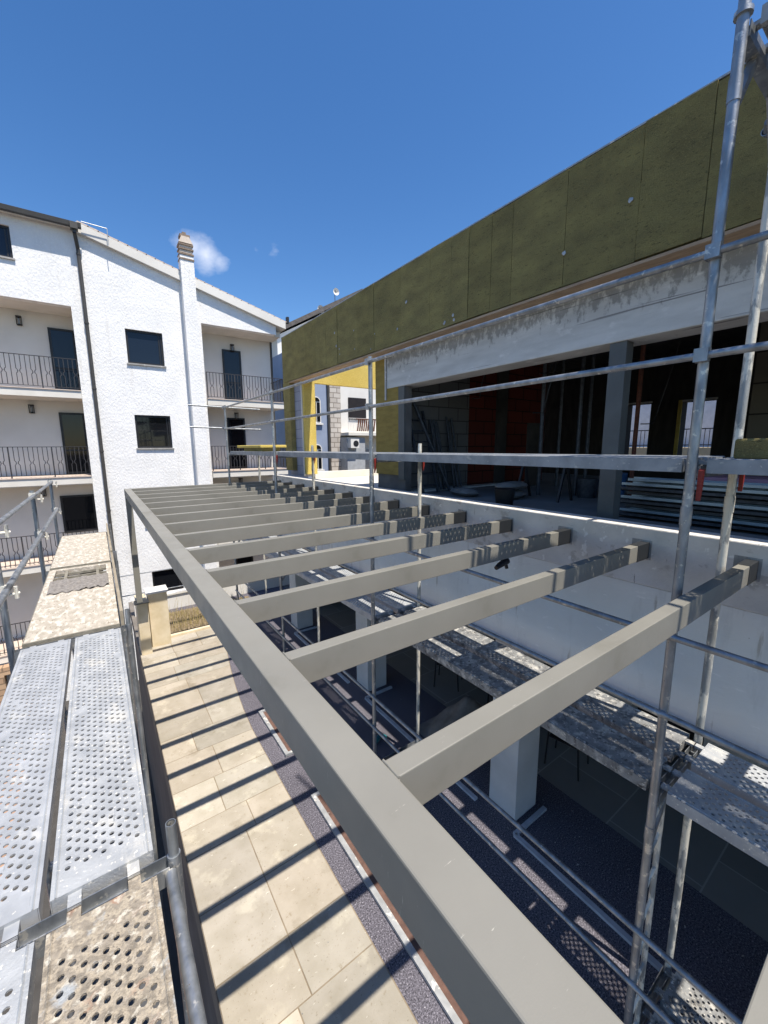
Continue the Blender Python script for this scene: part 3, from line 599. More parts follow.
# ground storey under the wall
for y in (-.4, 2.43, 5.55, 8.65):
    p = MB().box(3.57, 3.98, y, y+.38, GZ, -2.171).build('pillar', pillar_m, cbd, .006)
MB().holed('x', -4.5, GZ, 9.9, -2.2, 5.6, 5.8, [(-.3,GZ+.02,.6,-2.35),(1.3,GZ+.02,2.1,-2.35),(3.1,GZ+.02,4.6,-2.35),(5.6,GZ+.02,6.4,-2.35),(7.1,GZ+.02,7.9,-2.35)]).build('ground_floor_wall', concrete_m, cbd, fixn=False)
MB().box(6.6, 6.7, -4.5, 9.9, GZ, -2.2).build('inner_wall', M('dark_inner_wall', hexc('3a3633'), hexc('2c2927'), rough=.95), cbd)
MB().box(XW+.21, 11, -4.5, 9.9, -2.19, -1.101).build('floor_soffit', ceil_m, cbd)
MB().box(3.7, 10.9, 9.9, 10.1, SZ, 1.5).build('end_wall', plaster_s, cbd) if False else None
MB().box(4.2, 11, 9.75, 9.9, GZ, -1.1).build('end_wall', block_xz, cbd)
MB().box(11.3, 11.31, -4.5, 9.9, GZ, -.8).build('outer_wall', plaster_s, cbd)

# pale edging around the pillars, frames on the felt
def edging(pts, label):
    b = MB()
    for p, q in zip(pts, pts[1:]): b.bar((*p,GZ+.012),(*q,GZ+.012),.05,.03)
    return tag(b.build('edging_strip', edging_m), label, 'edging', 'pale edging strips around the pillars')
edging([(3.44,-1.6),(3.44,2.33),(4.02,2.33)], 'pale edging strip turning the corner in front of the nearest visible pillar')
edging([(3.44,2.9),(3.44,5.42),(4.0,5.42)], 'pale edging strip on the felt running to the second grey pillar')
edging([(3.44,6.0),(3.44,8.5),(4.0,8.5)], 'far pale edging strip on the felt running to the last grey pillar')
def frame(y0, y1, label):
    b = MB()
    b.box(1.79,1.83,y0,y1,GZ,GZ+.035).box(1.79,2.3,y1,y1+.04,GZ,GZ+.036).box(1.79,2.3,y0-.04,y0,GZ,GZ+.036)
    b.box(1.835,1.85,y0,y1,GZ,GZ+.02)
    r_ = tag(b.build('channel_frame', alu_m), label, 'channel', 'metal channel frames let into the terrace')
    MB().box(1.855,2.3,y0,y1,GZ-.004,GZ+.008).build('bed', brown_m, r_)
frame(-2.0, 4.1, 'long aluminium channel frame with brown bed beside the sunlit felt strip')
frame(5.0, 6.1, 'short far aluminium channel frame beside the sunlit felt strip')

# ------------------------------------------------------------------ scaffolding
def deck_mesh(Ln, wd=.32, th=.07, perf=True, cols=9, cy=.047, hs=1.0):
    """steel deck, origin at near left corner of the top sheet"""
    b = MB(); m = .032
    x0, x1 = m, wd-m; cw = (x1-x0)/cols
    ny = int((Ln-.16)/cy); ys0 = (Ln-ny*cy)/2
    b.add([(0,0,0),(x0,0,0),(x0,Ln,0),(0,Ln,0)],[(0,1,2,3)]); b.add([(x1,0,0),(wd,0,0),(wd,Ln,0),(x1,Ln,0)],[(0,1,2,3)])
    rx, ry = cw*.30*hs, cy*.19*hs
    rg = random.Random(int(Ln*100)+cols)
    for c in range(cols):
        xa = x0+c*cw; xb = xa+cw; off = cy/2 if c % 2 else 0
        n_ = ny-1 if c % 2 else ny
        b.add([(xa,0,0),(xb,0,0),(xb,ys0+off,0),(xa,ys0+off,0)],[(0,1,2,3)]); b.add([(xa,ys0+off+n_*cy,0),(xb,ys0+off+n_*cy,0),(xb,Ln,0),(xa,Ln,0)],[(0,1,2,3)])
        for k in range(n_):
            ya = ys0+off+k*cy; yb = ya+cy; cx, cyy = (xa+xb)/2, (ya+yb)/2
            q = [(xa,ya),(cx,ya),(xb,ya),(xb,cyy),(xb,yb),(cx,yb),(xa,yb),(xa,cyy)]
            if not perf or rg.random() < .03:
                b.add([(*p,0) for p in (q[0],q[2],q[4],q[6])],[(0,1,2,3)]); continue
            h = [(cx+rx*math.cos(t),cyy+ry*math.sin(t)) for t in [math.radians(225+45*j) for j in range(8)]]
            b.add([(*p,0) for p in q]+[(*p,.0012) for p in h]+[(*p,-.006) for p in h], [(j,(j+1)%8,8+(j+1)%8,8+j) for j in range(8)]+[(8+j,8+(j+1)%8,16+(j+1)%8,16+j) for j in range(8)])
    # side channels, raised ribs, end plates, hooks
    for xs, s in ((0,1),(wd,-1)):
        b.box(min(xs,xs+s*.003),max(xs,xs+s*.003),0,Ln,-th,-.0005); b.box(min(xs,xs+s*.03),max(xs,xs+s*.03),0,Ln,-th-.003,-th)
        b.add([(xs+s*.012,0,.0002),(xs+s*.016,0,.004),(xs+s*.020,0,.0002),(xs+s*.012,Ln,.0002),(xs+s*.016,Ln,.004),(xs+s*.020,Ln,.0002)],[(0,1,4,3),(1,2,5,4)])
    for ye in (0,Ln-.003): b.box(.004,wd-.004,ye,ye+.003,-th,-.0006)
    for xh in (.05, wd-.09):
        for ye, s in ((0,-1),(Ln,1)):
            b.box(xh,xh+.04,min(ye,ye+s*.055),max(ye,ye+s*.055),-.03,-.012); b.box(xh,xh+.04,min(ye+s*.052,ye+s*.056),max(ye+s*.052,ye+s*.056),-.055,-.012)
    return b
_dk = {}
def deck(x, y, z, Ln, mat, label, group, perf=True, name='scaffold_deck', hs=1.1):
    key = (Ln, perf, hs)
    if key not in _dk: _dk[key] = deck_mesh(Ln, perf=perf, hs=hs)
    mb = _dk[key]
    o = mb.build(name, mat, fixn=False); o.location = (x,y,z)
    return tag(o, label, 'scaffold deck', group)

# --- scaffold beside the unfinished building
XA, XB = 2.58, 3.31
YS = [-2.27, .80, 3.87, 6.94, 10.01]
sr = root0('facade_scaffold', 'tall galvanised facade scaffold standing between the pergola rafters and the unfinished wall', 'scaffold')
ZD = {'eye':-.075, 'low':-2.075, 'base':-4.05, 'top':1.93}
for i, y in enumerate(YS):
    topf = 4.4 if i < 2 else .985; topr = 4.4 if i < 2 else .04
    mF = galv; 
    st = MB().tube((XA,y,GZ+.03),(XA,y,topf),open_=True)
    for zj in (-2.33,-.33,1.67,3.67):
        if zj < topf: st.tube((XA,y,zj-.10),(XA,y,zj),.0275,14)
    for zj in (1.91,): 
        if topf > 2: st.tube((XA,y,zj),(XA,y,zj+.02),.036,14)
    st.box(XA-.07,XA+.07,y-.07,y+.07,GZ,GZ+.03).build('standard', mF, sr)
    st = MB().tube((XB,y,GZ+.03),(XB,y,topr),open_=True)
    for zj in (-2.33,-.33,1.67): 
        if zj < topr: st.tube((XB,y,zj-.10),(XB,y,zj),.0275,14)
    st.box(XB-.07,XB+.07,y-.07,y+.07,GZ,GZ+.03).build('standard', galv_white, sr)
    for zz in (ZD['base'],ZD['low'],ZD['eye'],ZD['top']):
        if zz > topf: continue
        tr = MB().box(XA+.02,XB-.02,y-.026,y+.026,zz-.10,zz-.094).box(XA+.02,XB-.02,y-.026,y-.022,zz-.094,zz-.035).box(XA+.02,XB-.02,y+.022,y+.026,zz-.094,zz-.035)
        tr.build('transom', galv, sr)
        if zz not in (ZD['eye'],) : MB().bar((XA+.02,y,zz-.36),(XA+.20,y,zz-.10),.035,.03).build('knee_brace', galv, sr); MB().bar((XB-.02,y,zz-.36),(XB-.20,y,zz-.10),.035,.03).build('knee_brace', galv, sr)
    # inner ladder legs of the frame below the low deck
    if i in (1,):
        b = MB().tube((XA+.17,y,GZ+.05),(XA+.17,y,-2.17),.017,10)
        for k in range(8): b.tube((XA,y,GZ+.2+k*.26),(XA+.17,y,GZ+.2+k*.26+(.10)),.012,8)
        b.build('ladder_frame', galv_white, sr)
# guard rails (flattened tube ends at each standard)
def rail(p, q, nm='guard_rail', r=.019, mat=galv): return MB().tube(p, q, r, 12).build(nm, mat, sr)
for i, (a, c) in enumerate(zip(YS, YS[1:])):
    dz = rg.uniform(-.012,.012)
    for h in (.52, 1.0):
        rail((XA-.03,a+.01,ZD['eye']+h+dz),(XA-.03,c-.01,ZD['eye']+h+dz*.3))
        rail((XA-.03,a,ZD['low']+h),(XA-.03,c,ZD['low']+h+dz))
    rail((XA-.03,a,ZD['base']+.95),(XA-.03,c,ZD['base']+.95))
    rail((XA-.03,a,ZD['base']+.53),(XA-.03,c,ZD['base']+.53)); 
for h in (.52, 1.0): rail((1.80,10.03,ZD['eye']+h+.03),(XB+.1,10.03,ZD['eye']+h+.0), 'end_rail')
rail((XA-.03,-2.27,ZD['top']+.5),(XA-.03,.80,ZD['top']+.5))
# diagonal brace below
MB().tube((XA-.05,.85,-4.2),(XA-.05,3.80,-2.2),.021,12).build('diagonal_brace', galv, sr) if False else None
for i, y in enumerate(YS):     # red wedge clips and couplers
    for zz in (ZD['eye'],):
        for x_ in (XA, XB):
            if i > 3: continue
            MB().prism([(x_+.012,zz-.06),(x_+.04,zz-.05),(x_+.035,zz-.16),(x_+.018,zz-.22)],'y',y-.05,y-.028).build('locking_clip', red_m, sr)
    for h in (.52,1.0):
        MB().box(XA-.055,XA-.01,y-.03,y+.03,ZD['eye']+h-.03,ZD['eye']+h+.035).build('rail_lock', galv, sr)
MB().tube((3.36,.87,1.80),(4.6,.6,1.86),.0242,14,True).tube((3.28,.84,1.80),(3.40,.87,1.80),.02,10).build('wall_tie', galv, sr)

gR = 'steel decks on the facade scaffold'
nm = {0:'nearest', 1:'second', 2:'third', 3:'farthest'}
eye_lab = [('nearest outer eye level deck carrying a block of mineral wool at the right edge','nearest inner eye level deck behind the one carrying mineral wool'),
  ('outer eye level deck between the tall front pole and the second front pole','inner eye level deck between the tall front pole and the second front pole'),
  ('outer eye level deck between the second and third front poles','inner eye level deck between the second and third front poles'),
  ('outer eye level deck at the far end of the scaffold under the yellow wool slab','inner eye level deck at the far end of the scaffold near the yellow wool slab')]
low_lab = [('lower outer perforated deck nearest the camera at the right edge','lower inner perforated deck nearest the camera at the right edge'),
  ('lower outer deck caked with render just beyond the tall front pole','lower inner deck with sunlit back edge just beyond the tall front pole'),
  ('lower outer deck in the third bay seen between the rafters','lower inner deck in the third bay seen between the rafters'),
  ('lower outer deck in the farthest bay seen between the rafters','lower inner deck in the farthest bay seen between the rafters')]
for i in range(4):
    y = YS[i]+.055
    for j, x in enumerate((XA+.035, XA+.425)):
        deck(x, y, ZD['eye'], 2.96, deck_eye_m, eye_lab[i][j], gR, hs=.7)
        deck(x, y, ZD['low'], 2.96, deck_low_m if i in (1,) else deck_white_m, low_lab[i][j], gR, perf=(i != 1))
for j, x in enumerate((XA+.035, XA+.425)):
    deck(x, YS[0]+.055, ZD['top'], 2.96, deck_white_m, ('outer','inner')[j]+' deck overhead at the top right corner seen from below', gR)
    deck(x, YS[0]+.055, ZD['base'], 2.96, deck_low_m, ('outer','inner')[j]+' deck near the felt ground at the bottom right corner', gR)

# mineral wool pieces lying about
def woolpiece(x0,x1,y0,y1,z0,z1,mat,label,rz=0):
    b = MB().box(x0,x1,y0,y1,z0,z1); o = b.build('insulation_offcut', mat, None, .012)
    return tag(o, label, 'insulation offcut')
woolpiece(2.68,2.98,.12,.66,-.072,.03,wool_olive,'olive mineral wool offcut lying on the nearest eye level deck')
woolpiece(2.66,3.2,7.9,9.5,.0,.055,wool_yellow,'long yellow mineral wool slab on the far end of the eye level deck')
woolpiece(2.72,3.1,8.0,9.2,-.072,-.001,wool_olive,'darker wool slab underneath the long yellow slab on the far deck')
woolpiece(3.50,3.60,1.0,1.26,-.93,-.86,wool_olive,'small olive wool scrap hanging at the wall beside the nearest wall plate') if False else None

# --- scaffold under the camera on the left
sl_ = root0('terrace_scaffold', 'low galvanised scaffold with perforated walkway on the left side of the terrace', 'scaffold')
YL = [-.98, 1.59, 4.18, 6.77, 9.36]
ZL = -1.58
for i, y in enumerate(YL):
    MB().tube((-.70,y,SZ+.02),(-.70,y,ZL+1.06),open_=True).build('standard', galv, sl_)
    b = MB().tube((.10,y,SZ+.02),(.10,y,ZL-.0)); b.tube((.10,y,ZL-.001),(.10,y,ZL+.14),.019,14,True); b.build('standard', galv, sl_)
    MB().box(-.68,.08,y-.03,y+.03,ZL-.10,ZL-.094).box(-.68,.08,y-.03,y-.026,ZL-.094,ZL-.022).box(-.68,.08,y+.026,y+.03,ZL-.094,ZL-.022).build('transom', galv, sl_)
    MB().box(-.68,.08,y-.03,y+.03,ZL-2.1,ZL-2.05).build('transom', galv, sl_)
    for h in (.5,1.0):
        b = MB().box(-.735,-.665,y-.035,y+.035,ZL+h-.04,ZL+h+.03).tube((-.66,y+.03,ZL+h-.06),(-.60,y+.05,ZL+h-.06),.012,8).tube((-.62,y+.04,ZL+h-.10),(-.62,y+.04,ZL+h),.014,8)
        b.build('coupler', galv_white, sl_)
for h, x in ((.5,-.66),(1.0,-.68)):
    for a, c in zip(YL, YL[1:]):
        MB().tube((x,a-.08,ZL+h),(x,c+.06,ZL+h),.021 if h > .6 else .0242,12).build('guard_rail', galv, sl_)
MB().tube((.082,-1.0,ZL-.05),(.082,1.56,ZL-.05),.021,14).build('ledger', galv, sl_)
MB().tube((-.70,1.6,ZL-.5),(-.70,9.36,ZL-.5),.02,12).build('ledger', galv, sl_)
gL = 'steel decks of the left walkway'
deck(-.635, 1.655, ZL, 2.47, deck_m, 'clean perforated steel deck on the left side of the walkway', gL)
deck(-.285, 1.655, ZL, 2.47, deck_white_m, 'perforated steel deck splashed with white render beside the terrace edge', gL)
deck(-.285, -.915, ZL, 2.45, deck_dirty_m, 'perforated deck caked in brown mortar at the bottom of the picture', gL)
deck(-.635, -.915, ZL, 2.45, deck_white_m, 'perforated deck in the bottom left corner beside the mortar caked one', gL)
for yy, ll in ((-.915,'nearest'),(1.655,'second'),(4.24,'third'),(6.83,'farthest')):  # decks added below so the holes and gaps of the walkway look dark
    for xx, l2 in ((-.635,'outer'),(-.285,'inner')):
        deck(xx, yy, ZL-2.0, 2.45, deck_under_m, l2+' added dark deck one lift below the left walkway, '+ll+' bay', 'added dark decks one lift below the left walkway', perf=False)
def board(y0, y1, label, hatch=False):
    x0, x1, z0, z1 = -.635, .035, ZL-.05, ZL
    r_ = MB()
    if hatch:
        r_.box(x0,x1,y0,y1-.62,z0,z1).box(x0,x0+.07,y1-.62,y1,z0,z1-.001).box(x1-.06,x1,y1-.62,y1,z0,z1-.001).box(x0+.07,x1-.06,y1-.06,y1,z0,z1-.001)
    else: r_.box(x0,x1,y0,y1,z0,z1)
    o = tag(r_.build('timber_platform', chip_m, None, .004), label, 'scaffold platform', 'caked timber platforms of the left walkway')
    e = MB().box(x0-.006,x0-.001,y0,y1,z0-.02,z1-.004).box(x1+.001,x1+.006,y0,y1,z0-.02,z1-.004).box(x0,x1,y0-.02,y0-.001,z0-.02,z1+.004).box(x0,x1,y1+.001,y1+.02,z0-.02,z1+.004)
    if hatch:
        for yy in (y1-.52,y1-.40,y1-.2): e.box(x0+.07,x1-.06,yy,yy+.03,z0,z0+.03)
        for xx in (x0+.17,x1-.17): e.box(xx,xx+.03,y1-.62,y1-.06,z0-.004,z0+.034)
    e.build('edge_frame', chipedge_m, o); return o
board(4.24, 6.72, 'plaster caked platform with an open ladder hatch at its far end', True)
board(6.83, 9.30, 'plaster caked platform at the far end of the left walkway')
b = MB(); n1, n2 = 26, 9
rq = random.Random(4)
hh = [[rq.uniform(0,.02) for _ in range(n2+1)] for _ in range(n1+1)]
vs = []; fs = []
for i in range(n1+1):
    for j in range(n2+1):
        x = -.58+.57*i/n1; yy = 5.55+.55*j/n2+.03*math.sin(i*1.3)*(1-j/n2)
        vs.append((x,yy,ZL+.004+hh[i][j]+(-.0 if 0 < i < n1 and 0 < j < n2 else -.0)))
for i in range(n1):
    for j in range(n2): a = i*(n2+1)+j; fs.append((a,a+1,a+n2+2,a+n2+1))
b.add(vs, fs, True); tag(b.build('rag', rag_m, fixn=False), 'crumpled grey rag lying in front of the platform hatch', 'rag')
tb = MB().box(.045,.070,4.2,6.76,ZL-.01,ZL+.13).build('toe_board', wood_t, sl_)
MB().box(.045,.070,6.80,9.4,ZL-.01,ZL+.15).build('toe_board', wood_t, sl_)

# ------------------------------------------------------------------ small things on the felt and indoors
b = MB(); n = 26; vs = []; fs = []; rq = random.Random(8)
for i in range(n+1):
    for j in range(n+1):
        u, v = i/n*2-1, j/n*2-1; r_ = math.hypot(u, v)
        h = max(0, 1-r_**1.3)*.55*(1+.14*math.sin(u*6+v*3)+.10*math.cos(v*7-u*2))+rq.uniform(0,.008)
        vs.append((4.25+u*.62, 3.85+v*.5, GZ+.01+h*.85))
for i in range(n):
    for j in range(n): a = i*(n+1)+j; fs.append((a,a+1,a+n+2,a+n+1))
b.add(vs, fs, True); tag(b.build('tarpaulin_heap', tarp_m, fixn=False), 'crumpled grey tarpaulin heap on the felt under the lower deck', 'tarpaulin')
tl_ = root0('power_tool', 'small teal cordless tool lying on the dark felt', 'tool')
MB().tube((2.96,4.42,GZ+.04),(3.12,4.5,GZ+.04),.035,12).bar((3.1,4.49,GZ+.04),(3.14,4.4,GZ+.04),.04,.05).build('housing', teal_m, tl_)
MB().tube((2.90,4.39,GZ+.04),(2.958,4.419,GZ+.04),.02,10).build('chuck', black_m, tl_)

def chair(x, y, rz, label):
    r_ = empty('chair', (x,y,GZ), label, 'chair', 'black chairs stored under the building', rz)
    MB().box(-.21,.21,-.2,.2,.44,.46).build('seat', black_m, r_); MB().box(-.2,.2,.19,.21,.6,.9).build('backrest', black_m, r_)
    for sx in (-.2,.2):
        MB().tube((sx,-.2,0),(sx,-.17,.44),.012,8).build('leg', black_m, r_); MB().tube((sx,.24,0),(sx,.19,.92),.012,8).build('leg', black_m, r_)
chair(4.95,4.9,.6,'black chair behind the tarpaulin heap'); chair(4.85,3.55,-.4,'black chair in front of the dark doorway near the tarpaulin heap')
chair(4.9,2.55,.2,'black chair behind the nearest visible pillar')

ld = root0('ladder', 'dark ladder leaning against the block wall inside the upper storey', 'ladder')
for xo in (0,.42): MB().bar((4.40+xo*.8,5.05,-.77),(4.46+xo*.8,5.55,.62),.03,.05).build('rail', darksteel, ld)
b = MB()
for k in range(7): 
    t_ = (k+.7)/7.6; b.tube((4.40+.06*t_,5.05+.5*t_,-.77+1.39*t_),(4.736+.06*t_,5.05+.5*t_,-.77+1.39*t_),.013,8)
b.build('rungs', darksteel, ld)
tag(MB().tube((4.44,5.5,.95),(5.15,5.2,-.77),.028,8).build('timber_brace', darksteel), 'long dark brace leaning diagonally in front of the ladder', 'brace')
tb_ = root0('tube_bundle', 'bundle of upright steel tubes leaning against the block wall', 'tube bundle')
for k in range(13):
    x = 5.05+.028*k+(.18 if k > 6 else 0); MB().tube((x,5.30+.04*(k%3),-.77),(x+rg.uniform(-.03,.01)-.03,5.57,.50+rg.uniform(-.10,.06)),.018,8).build('tube', darksteel, tb_)
bn = root0('bucket', 'black tub standing on the screed behind the parapet', 'bucket')
MB().tube((4.42,3.42,-.775),(4.42,3.42,-.56),.11,16,r2=.14).build('body', black_m, bn)
b2 = root0('bin', 'blue plastic bin deep inside the upper storey', 'bin'); MB().tube((6.6,3.05,-.8),(6.6,3.05,-.42),.16,16,r2=.19).build('body', blue_m, b2)
b3 = root0('bucket', 'grey bucket beside the blue bin inside the upper storey', 'bucket'); MB().tube((6.2,3.25,-.8),(6.2,3.25,-.5),.13,16,r2=.16).build('body', darksteel, b3)
tr = root0('trestle', 'black trestle standing on the screed inside the upper storey', 'trestle')
for yy in (3.2,3.9):
    for s in (-1,1): MB().bar((5.5+.18*s,yy,-.8),(5.5+.02*s,yy,-.25),.03).build('leg', black_m, tr)
MB().bar((5.5,3.1,-.22),(5.5,4.0,-.22),.06,.05).build('top', black_m, tr)
lt = tag(MB().box(7.0,7.35,4.9,4.95,-.8,.45).build('leaning_board', ceil_m), 'pale board standing upright in the dark interior', 'board')
# stacks of profiles
for k in range(9):
    z = -.775+.048*k; x = 4.75+.02*(k%3)
    o = MB().box(x, x+.5, -2.6+.1*(k%2), 2.16-.05*(k%3), z, z+.006).box(x, x+.006, -2.6, 2.16-.05*(k%3), z, z+.034).box(x+.24,x+.25,-2.6,2.1,z,z+.034).build('metal_profile', sheet_m if k > 6 or k in (1,4) else darksteel)
    tag(o, ['bottom','second lowest','third lowest','fourth lowest','middle','fourth highest','third highest','second highest shiny','topmost shiny'][k]+' metal profile of the stack behind the parapet', 'metal profile', 'metal profiles stacked behind the parapet')
for k in range(2):
    o = MB().box(5.6,6.2,-1.2+.1*k,1.75-.08*k,-.50+.072*k,-.43+.072*k).build('foam_board', pink_m); tag(o, ['lower','upper'][k]+' pink foam board on the pile behind the metal profiles', 'foam board', 'pink foam boards')
o = MB().box(5.6,6.2,-1.2,1.9,-.8,-.502).build('pallet_stack', darksteel); tag(o, 'dark stack of boards under the pink foam boards', 'board stack')
# black tool with a nozzle under a rafter, near the wall
g = MB(); g.tube((2.60,2.03,-.955),(2.70,2.04,-.938),.024,12,r2=.030); g.tube((2.54,2.02,-.968),(2.60,2.03,-.955),.017,12,r2=.024); g.tube((2.68,2.04,-.94),(2.69,2.03,-1.0),.014,10); g.tube((2.62,2.03,-.945),(2.62,2.03,-.905),.007,8)
tag(g.build('nozzle_tool', black_m), 'small black tool with nozzle hanging under a rafter close to the base coated wall', 'nozzle_tool')

# ------------------------------------------------------------------ beyond the openings
bh = root0('town_house', 'blue grey town house with arched windows seen through the unfinished opening', 'house')
MB().box(10.4,11.9,22.5,30,SZ,6).build('wall', bluewall, bh)
for z in (1.45,-1.35,-4.2):
    f = MB().box(10.75,11.35,22.44,22.5,z,z+1.25)
    f.prism([(10.75+.3+.3*math.cos(a),z+1.25+.3*math.sin(a)) for a in [math.pi*k/8 for k in range(9)]],'y',22.44,22.5)
    o = f.build('window', plaster_s, bh)
    MB().box(10.82,11.02,22.41,22.439,z+.08,z+1.2).box(11.08,11.28,22.41,22.439,z+.08,z+1.2).build('pane', glass_dark, o)
    MB().prism([(10.82+.23+.23*math.cos(a),z+1.27+.22*math.sin(a)) for a in [math.pi*k/8 for k in range(9)]],'y',22.41,22.439).build('pane', glass_dark, o)
    MB().box(10.65,11.45,22.36,22.5,z-.1,z-.001).build('sill', plaster_s, o)
MB().tube((11.85,22.42,SZ),(11.85,22.42,5),.07,10).build('downpipe', pipe_m, bh)
wh = root0('white_house', 'white house with brown balcony and dark shutter seen through the unfinished opening', 'house')
MB().box(12.0,17,22.6,31,SZ,6.4).build('wall', plaster_s, wh); MB().box(12.0,12.75,22.5,22.6,SZ,6.3).build('stone_strip', whiteblock_m, wh)
MB().box(13.35,14.65,22.52,22.6,1.75,3.1).build('shutter', shutter_m, wh)
bq = MB().box(12.7,17,21.5,22.6,.72,.9).build('balcony_slab', soffit_m, wh)
b = MB().bar((12.75,21.55,1.75),(17,21.55,1.75),.03).bar((12.75,21.55,1.0),(17,21.55,1.0),.03)
for k in range(38): b.bar((12.75+.112*k,21.55,.95),(12.75+.112*k,21.55,1.75),.014)
b.build('balcony_railing', plaster_s, wh)
b = MB()
for k in range(9): b.prism([(13.3+.15*k,.98),(13.38+.15*k,.98),(13.48+.15*k,1.7),(13.40+.15*k,1.7)],'y',21.48,21.52)
b.box(13.25,14.7,21.47,21.53,1.68,1.74).build('wooden_screen', M('brown_slats', hexc('6d4534'), hexc('593728'), rough=.8), wh)
MB().box(12.7,14.0,21.7,22.59,-1.6,.6).build('bay', M('pale_grey_bay', hexc('a7aaad'), hexc('989b9e'), rough=.9), wh)
ac = MB().box(12.75,13.35,21.35,21.69,-.05,.5).build('air_conditioner', plaster_s, wh); MB().tube((13.12,21.34,.22),(13.12,21.3495,.22),.19,16).build('fan', black_m, ac)
MB().box(14.4,15.0,22.5,22.6,-1.7,-.15).build('window', M('grey_shutter', hexc('9b9d9f'), hexc('8b8d8f'), rough=.7), wh)
MB().box(12.2,17,21.2,22.59,-2.3,-2.1).build('balcony_slab', beigewall, wh)
b = MB()
for k in range(30): b.box(12.25+.15*k,12.31+.15*k,21.25,21.31,-3.2,-2.45)
b.box(12.2,17,21.2,21.36,-2.45,-2.38).build('balustrade', beigewall, wh)
MB().box(12.2,17,21.3,22.59,-4.6,-3.2).build('balcony_slab', beigewall, wh)
# far roof with dishes above the fascia
fh = root0('far_house', 'far house with grey sloping roof just above the insulated wall', 'house')
MB().prism([(10.6,SZ),(17,SZ),(17,10.9),(10.6,7.35)],'y',27,36).build('wall', plaster_s, fh)
MB().prism([(10.1,7.2),(17.2,11.2),(17.2,11.5),(10.1,7.5)],'y',26.7,36.3).build('roof', M('grey_roof', hexc('5e5a58'), hexc('4c4947'), rough=.9), fh)
for (x, z, s, lab) in ((13.9,9.55,.27,'white satellite dish low on the far grey roof'),(15.15,10.95,.24,'white satellite dish higher up the far grey roof')):
    r_ = root0('satellite_dish', lab, 'satellite dish', 'satellite dishes on the far roof')
    MB().tube((x,27.2,z-1.2),(x,27.2,z),.03,8).build('mast', galv, r_)
    b = MB(); vs = [(x,27.0,z)]; 
    for q in (1,2,3):
        for k in range(16): a = k*math.pi/8; rq_ = s*q/3; vs.append((x+rq_*math.cos(a),27.0-.10*(q/3)**2*1.2+.1,z+rq_*math.sin(a)))
    vs[0] = (x,27.1,z)
    fs = [(0,1+k,1+(k+1)%16) for k in range(16)]+[(1+16*q+k,1+16*q+(k+1)%16,17+16*q+(k+1)%16,17+16*q+k) for q in (0,1) for k in range(16)]
    b.add(vs, fs, True).build('reflector', plaster_s, r_, fixn=False)
ho = root0('hillside_house', 'small pale house on the hillside between the two buildings', 'house')
MB().box(12.5,15.5,36,42,2,8.8).build('wall', beigewall, ho); MB().prism([(12.2,8.8),(15.8,8.8),(14,9.9)],'y',35.7,42.3).build('roof', terra_m, ho)
MB().box(12.9,13.4,35.95,36,5.8,7.2).build('window', glass_dark, ho)
b = MB(); vs = []; fs = []; n = 40; rq = random.Random(1)
for i in range(n+1):
    for j in range(13):
        x = -60+i*6; y = 40+j*12; vs.append((x, y, SZ+min(16, j*3.0)+2*math.sin(i*.7)+rq.uniform(-1,1)*(j > 0)))
for i in range(n):
    for j in range(12): a = i*13+j; fs.append((a,a+13,a+14,a+1))
b.add(vs, fs, True); tag(b.build('hill', hill_m, fixn=False), kind='structure')
# view out of the rear windows
rt = root0('rear_building', 'pale building with railed terrace seen through the rear windows', 'building')
MB().box(19,26,-8,16,SZ,-.1).build('wall', beigewall, rt); MB().box(22,26,-8,16,-.1,7).build('wall', M('pale_blue_plaster', hexc('b9c2d0'), hexc('a9b3c2'), rough=.9), rt)
b = MB().bar((19.2,-8,.62),(19.2,16,.62),.04).bar((19.2,-8,0),(19.2,16,0),.04)
for k in range(160): b.bar((19.2,-8+.15*k,-.1),(19.2,-8+.15*k,.62),.02)
b.build('terrace_railing', iron_m, rt)

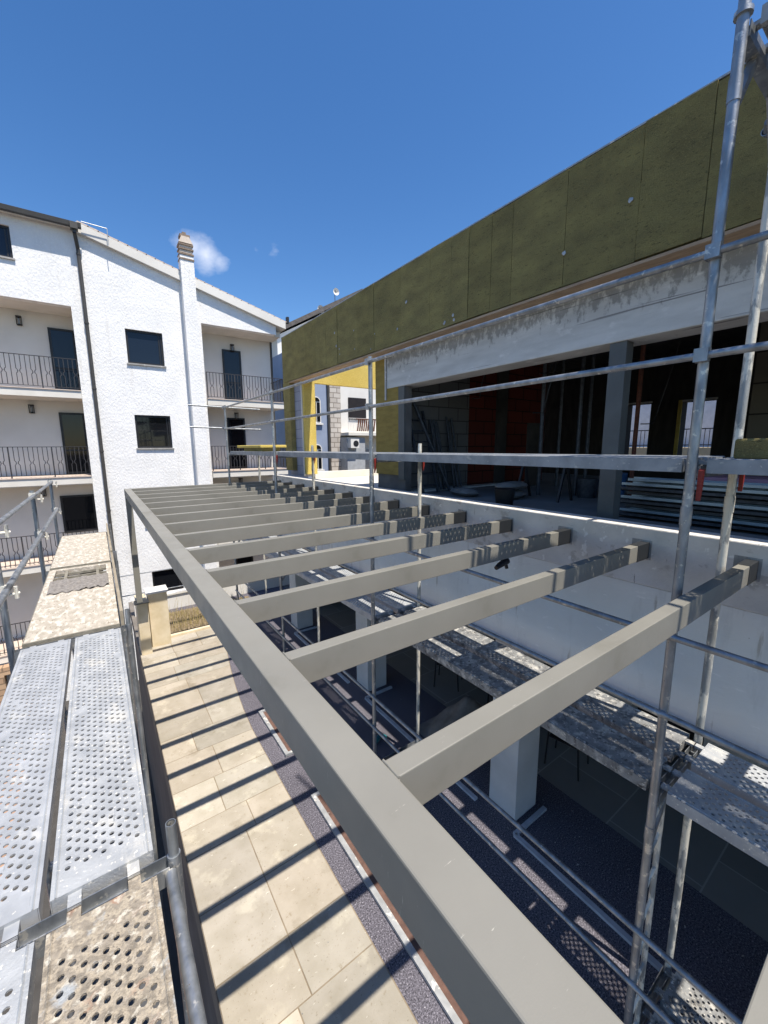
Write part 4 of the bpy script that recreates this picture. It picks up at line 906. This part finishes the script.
rq = random.Random(21)
b = MB()
for k in range(900):
    zone = rq.random()
    x, y = (rq.uniform(2.4,4.3), rq.uniform(-1,9)) if zone < .6 else ((rq.uniform(1.86,2.2), rq.uniform(-1,6)) if zone < .75 else (rq.uniform(.4,1.75), rq.uniform(-.5,9)))
    s_ = rq.uniform(.003,.009)*(1 if zone > .75 else 1.5)
    pts = [(x+rq.uniform(-1,1)*s_, y+rq.uniform(-1,1)*s_, GZ+rq.uniform(0,1)*s_*1.2) for _ in range(4)]
    b.add(pts, [(0,1,2),(0,1,3),(1,2,3),(0,2,3)])
tag(b.build('grit', concrete_m), 'small crumbs of mortar and grit scattered on the paving and felt', 'grit', kind='stuff')
cbs = ((5.0,3.0,.45),(5.3,4.4,.8),(6.4,2.2,.3),(5.7,3.4,1.1))
for n_, (x, y, zl) in enumerate(cbs):
    pts = [(x+.05*math.sin(k*.9), y+.04*k, 2.09-(2.09-zl)*math.sin(min(1,k/8)*math.pi/2)) for k in range(12)]
    o = MB().path(pts, .008, 6).build('electric_cable', black_m); tag(o, ['cable loop hanging from the dark ceiling behind the parapet','cable drooping in front of the red brick panels','cable hanging beside the steel column','long cable reaching down near the trestle'][n_], 'cable', 'loose cables under the ceiling')
def sack(x, y, z, rz, label):
    b = MB(); n = 10; vs = []; 
    for i in range(n+1):
        for j in range(n):
            t_ = -1+2*i/n; a = 2*math.pi*j/n; w_ = (1-abs(t_)**4)**.5 if abs(t_) < 1 else 0
            vs.append((x+t_*.3*math.cos(rz)-math.sin(rz)*.19*math.cos(a)*max(w_,.55), y+t_*.3*math.sin(rz)+math.cos(rz)*.19*math.cos(a)*max(w_,.55), z+.065+.065*math.sin(a)*max(w_,.15)))
    b.add(vs, [(i*n+j,i*n+(j+1)%n,(i+1)*n+(j+1)%n,(i+1)*n+j) for i in range(n) for j in range(n)]+[tuple(range(n)),tuple(range(n*n,n*n+n))], True)
    tag(b.build('cement_bag', tarp_m), label, 'cement bag', 'cement bags in the upper storey')
sack(5.2,3.9,-.80,.3,'lower grey cement bag beside the trestle'); sack(5.22,3.92,-.67,.1,'upper grey cement bag on top of the other one')
sack(4.9,4.6,-.80,1.2,'grey cement bag lying in front of the ladder and tubes')

for k in range(16):      # dabs of adhesive foam on the insulation
    y = rq.choice([1.35,1.83,2.48,3.13,4.1,5.1,5.9,6.4,7.1])+rq.uniform(-.12,.12); z = rq.choice([1.7,1.85,2.1])+rq.uniform(-.08,.08); b = MB(); n = 9; r_ = rq.uniform(.012,.026)
    ring = [(XF-.006, y+r_*rq.uniform(.6,1.2)*math.cos(6.283*i/n), z+r_*rq.uniform(.6,1.3)*math.sin(6.283*i/n)) for i in range(n)]
    b.add(ring+[(XF-.014, y, z)], [(i,(i+1)%n,n) for i in range(n)], True)
    b.build('adhesive_dab', alu_m, cbd)
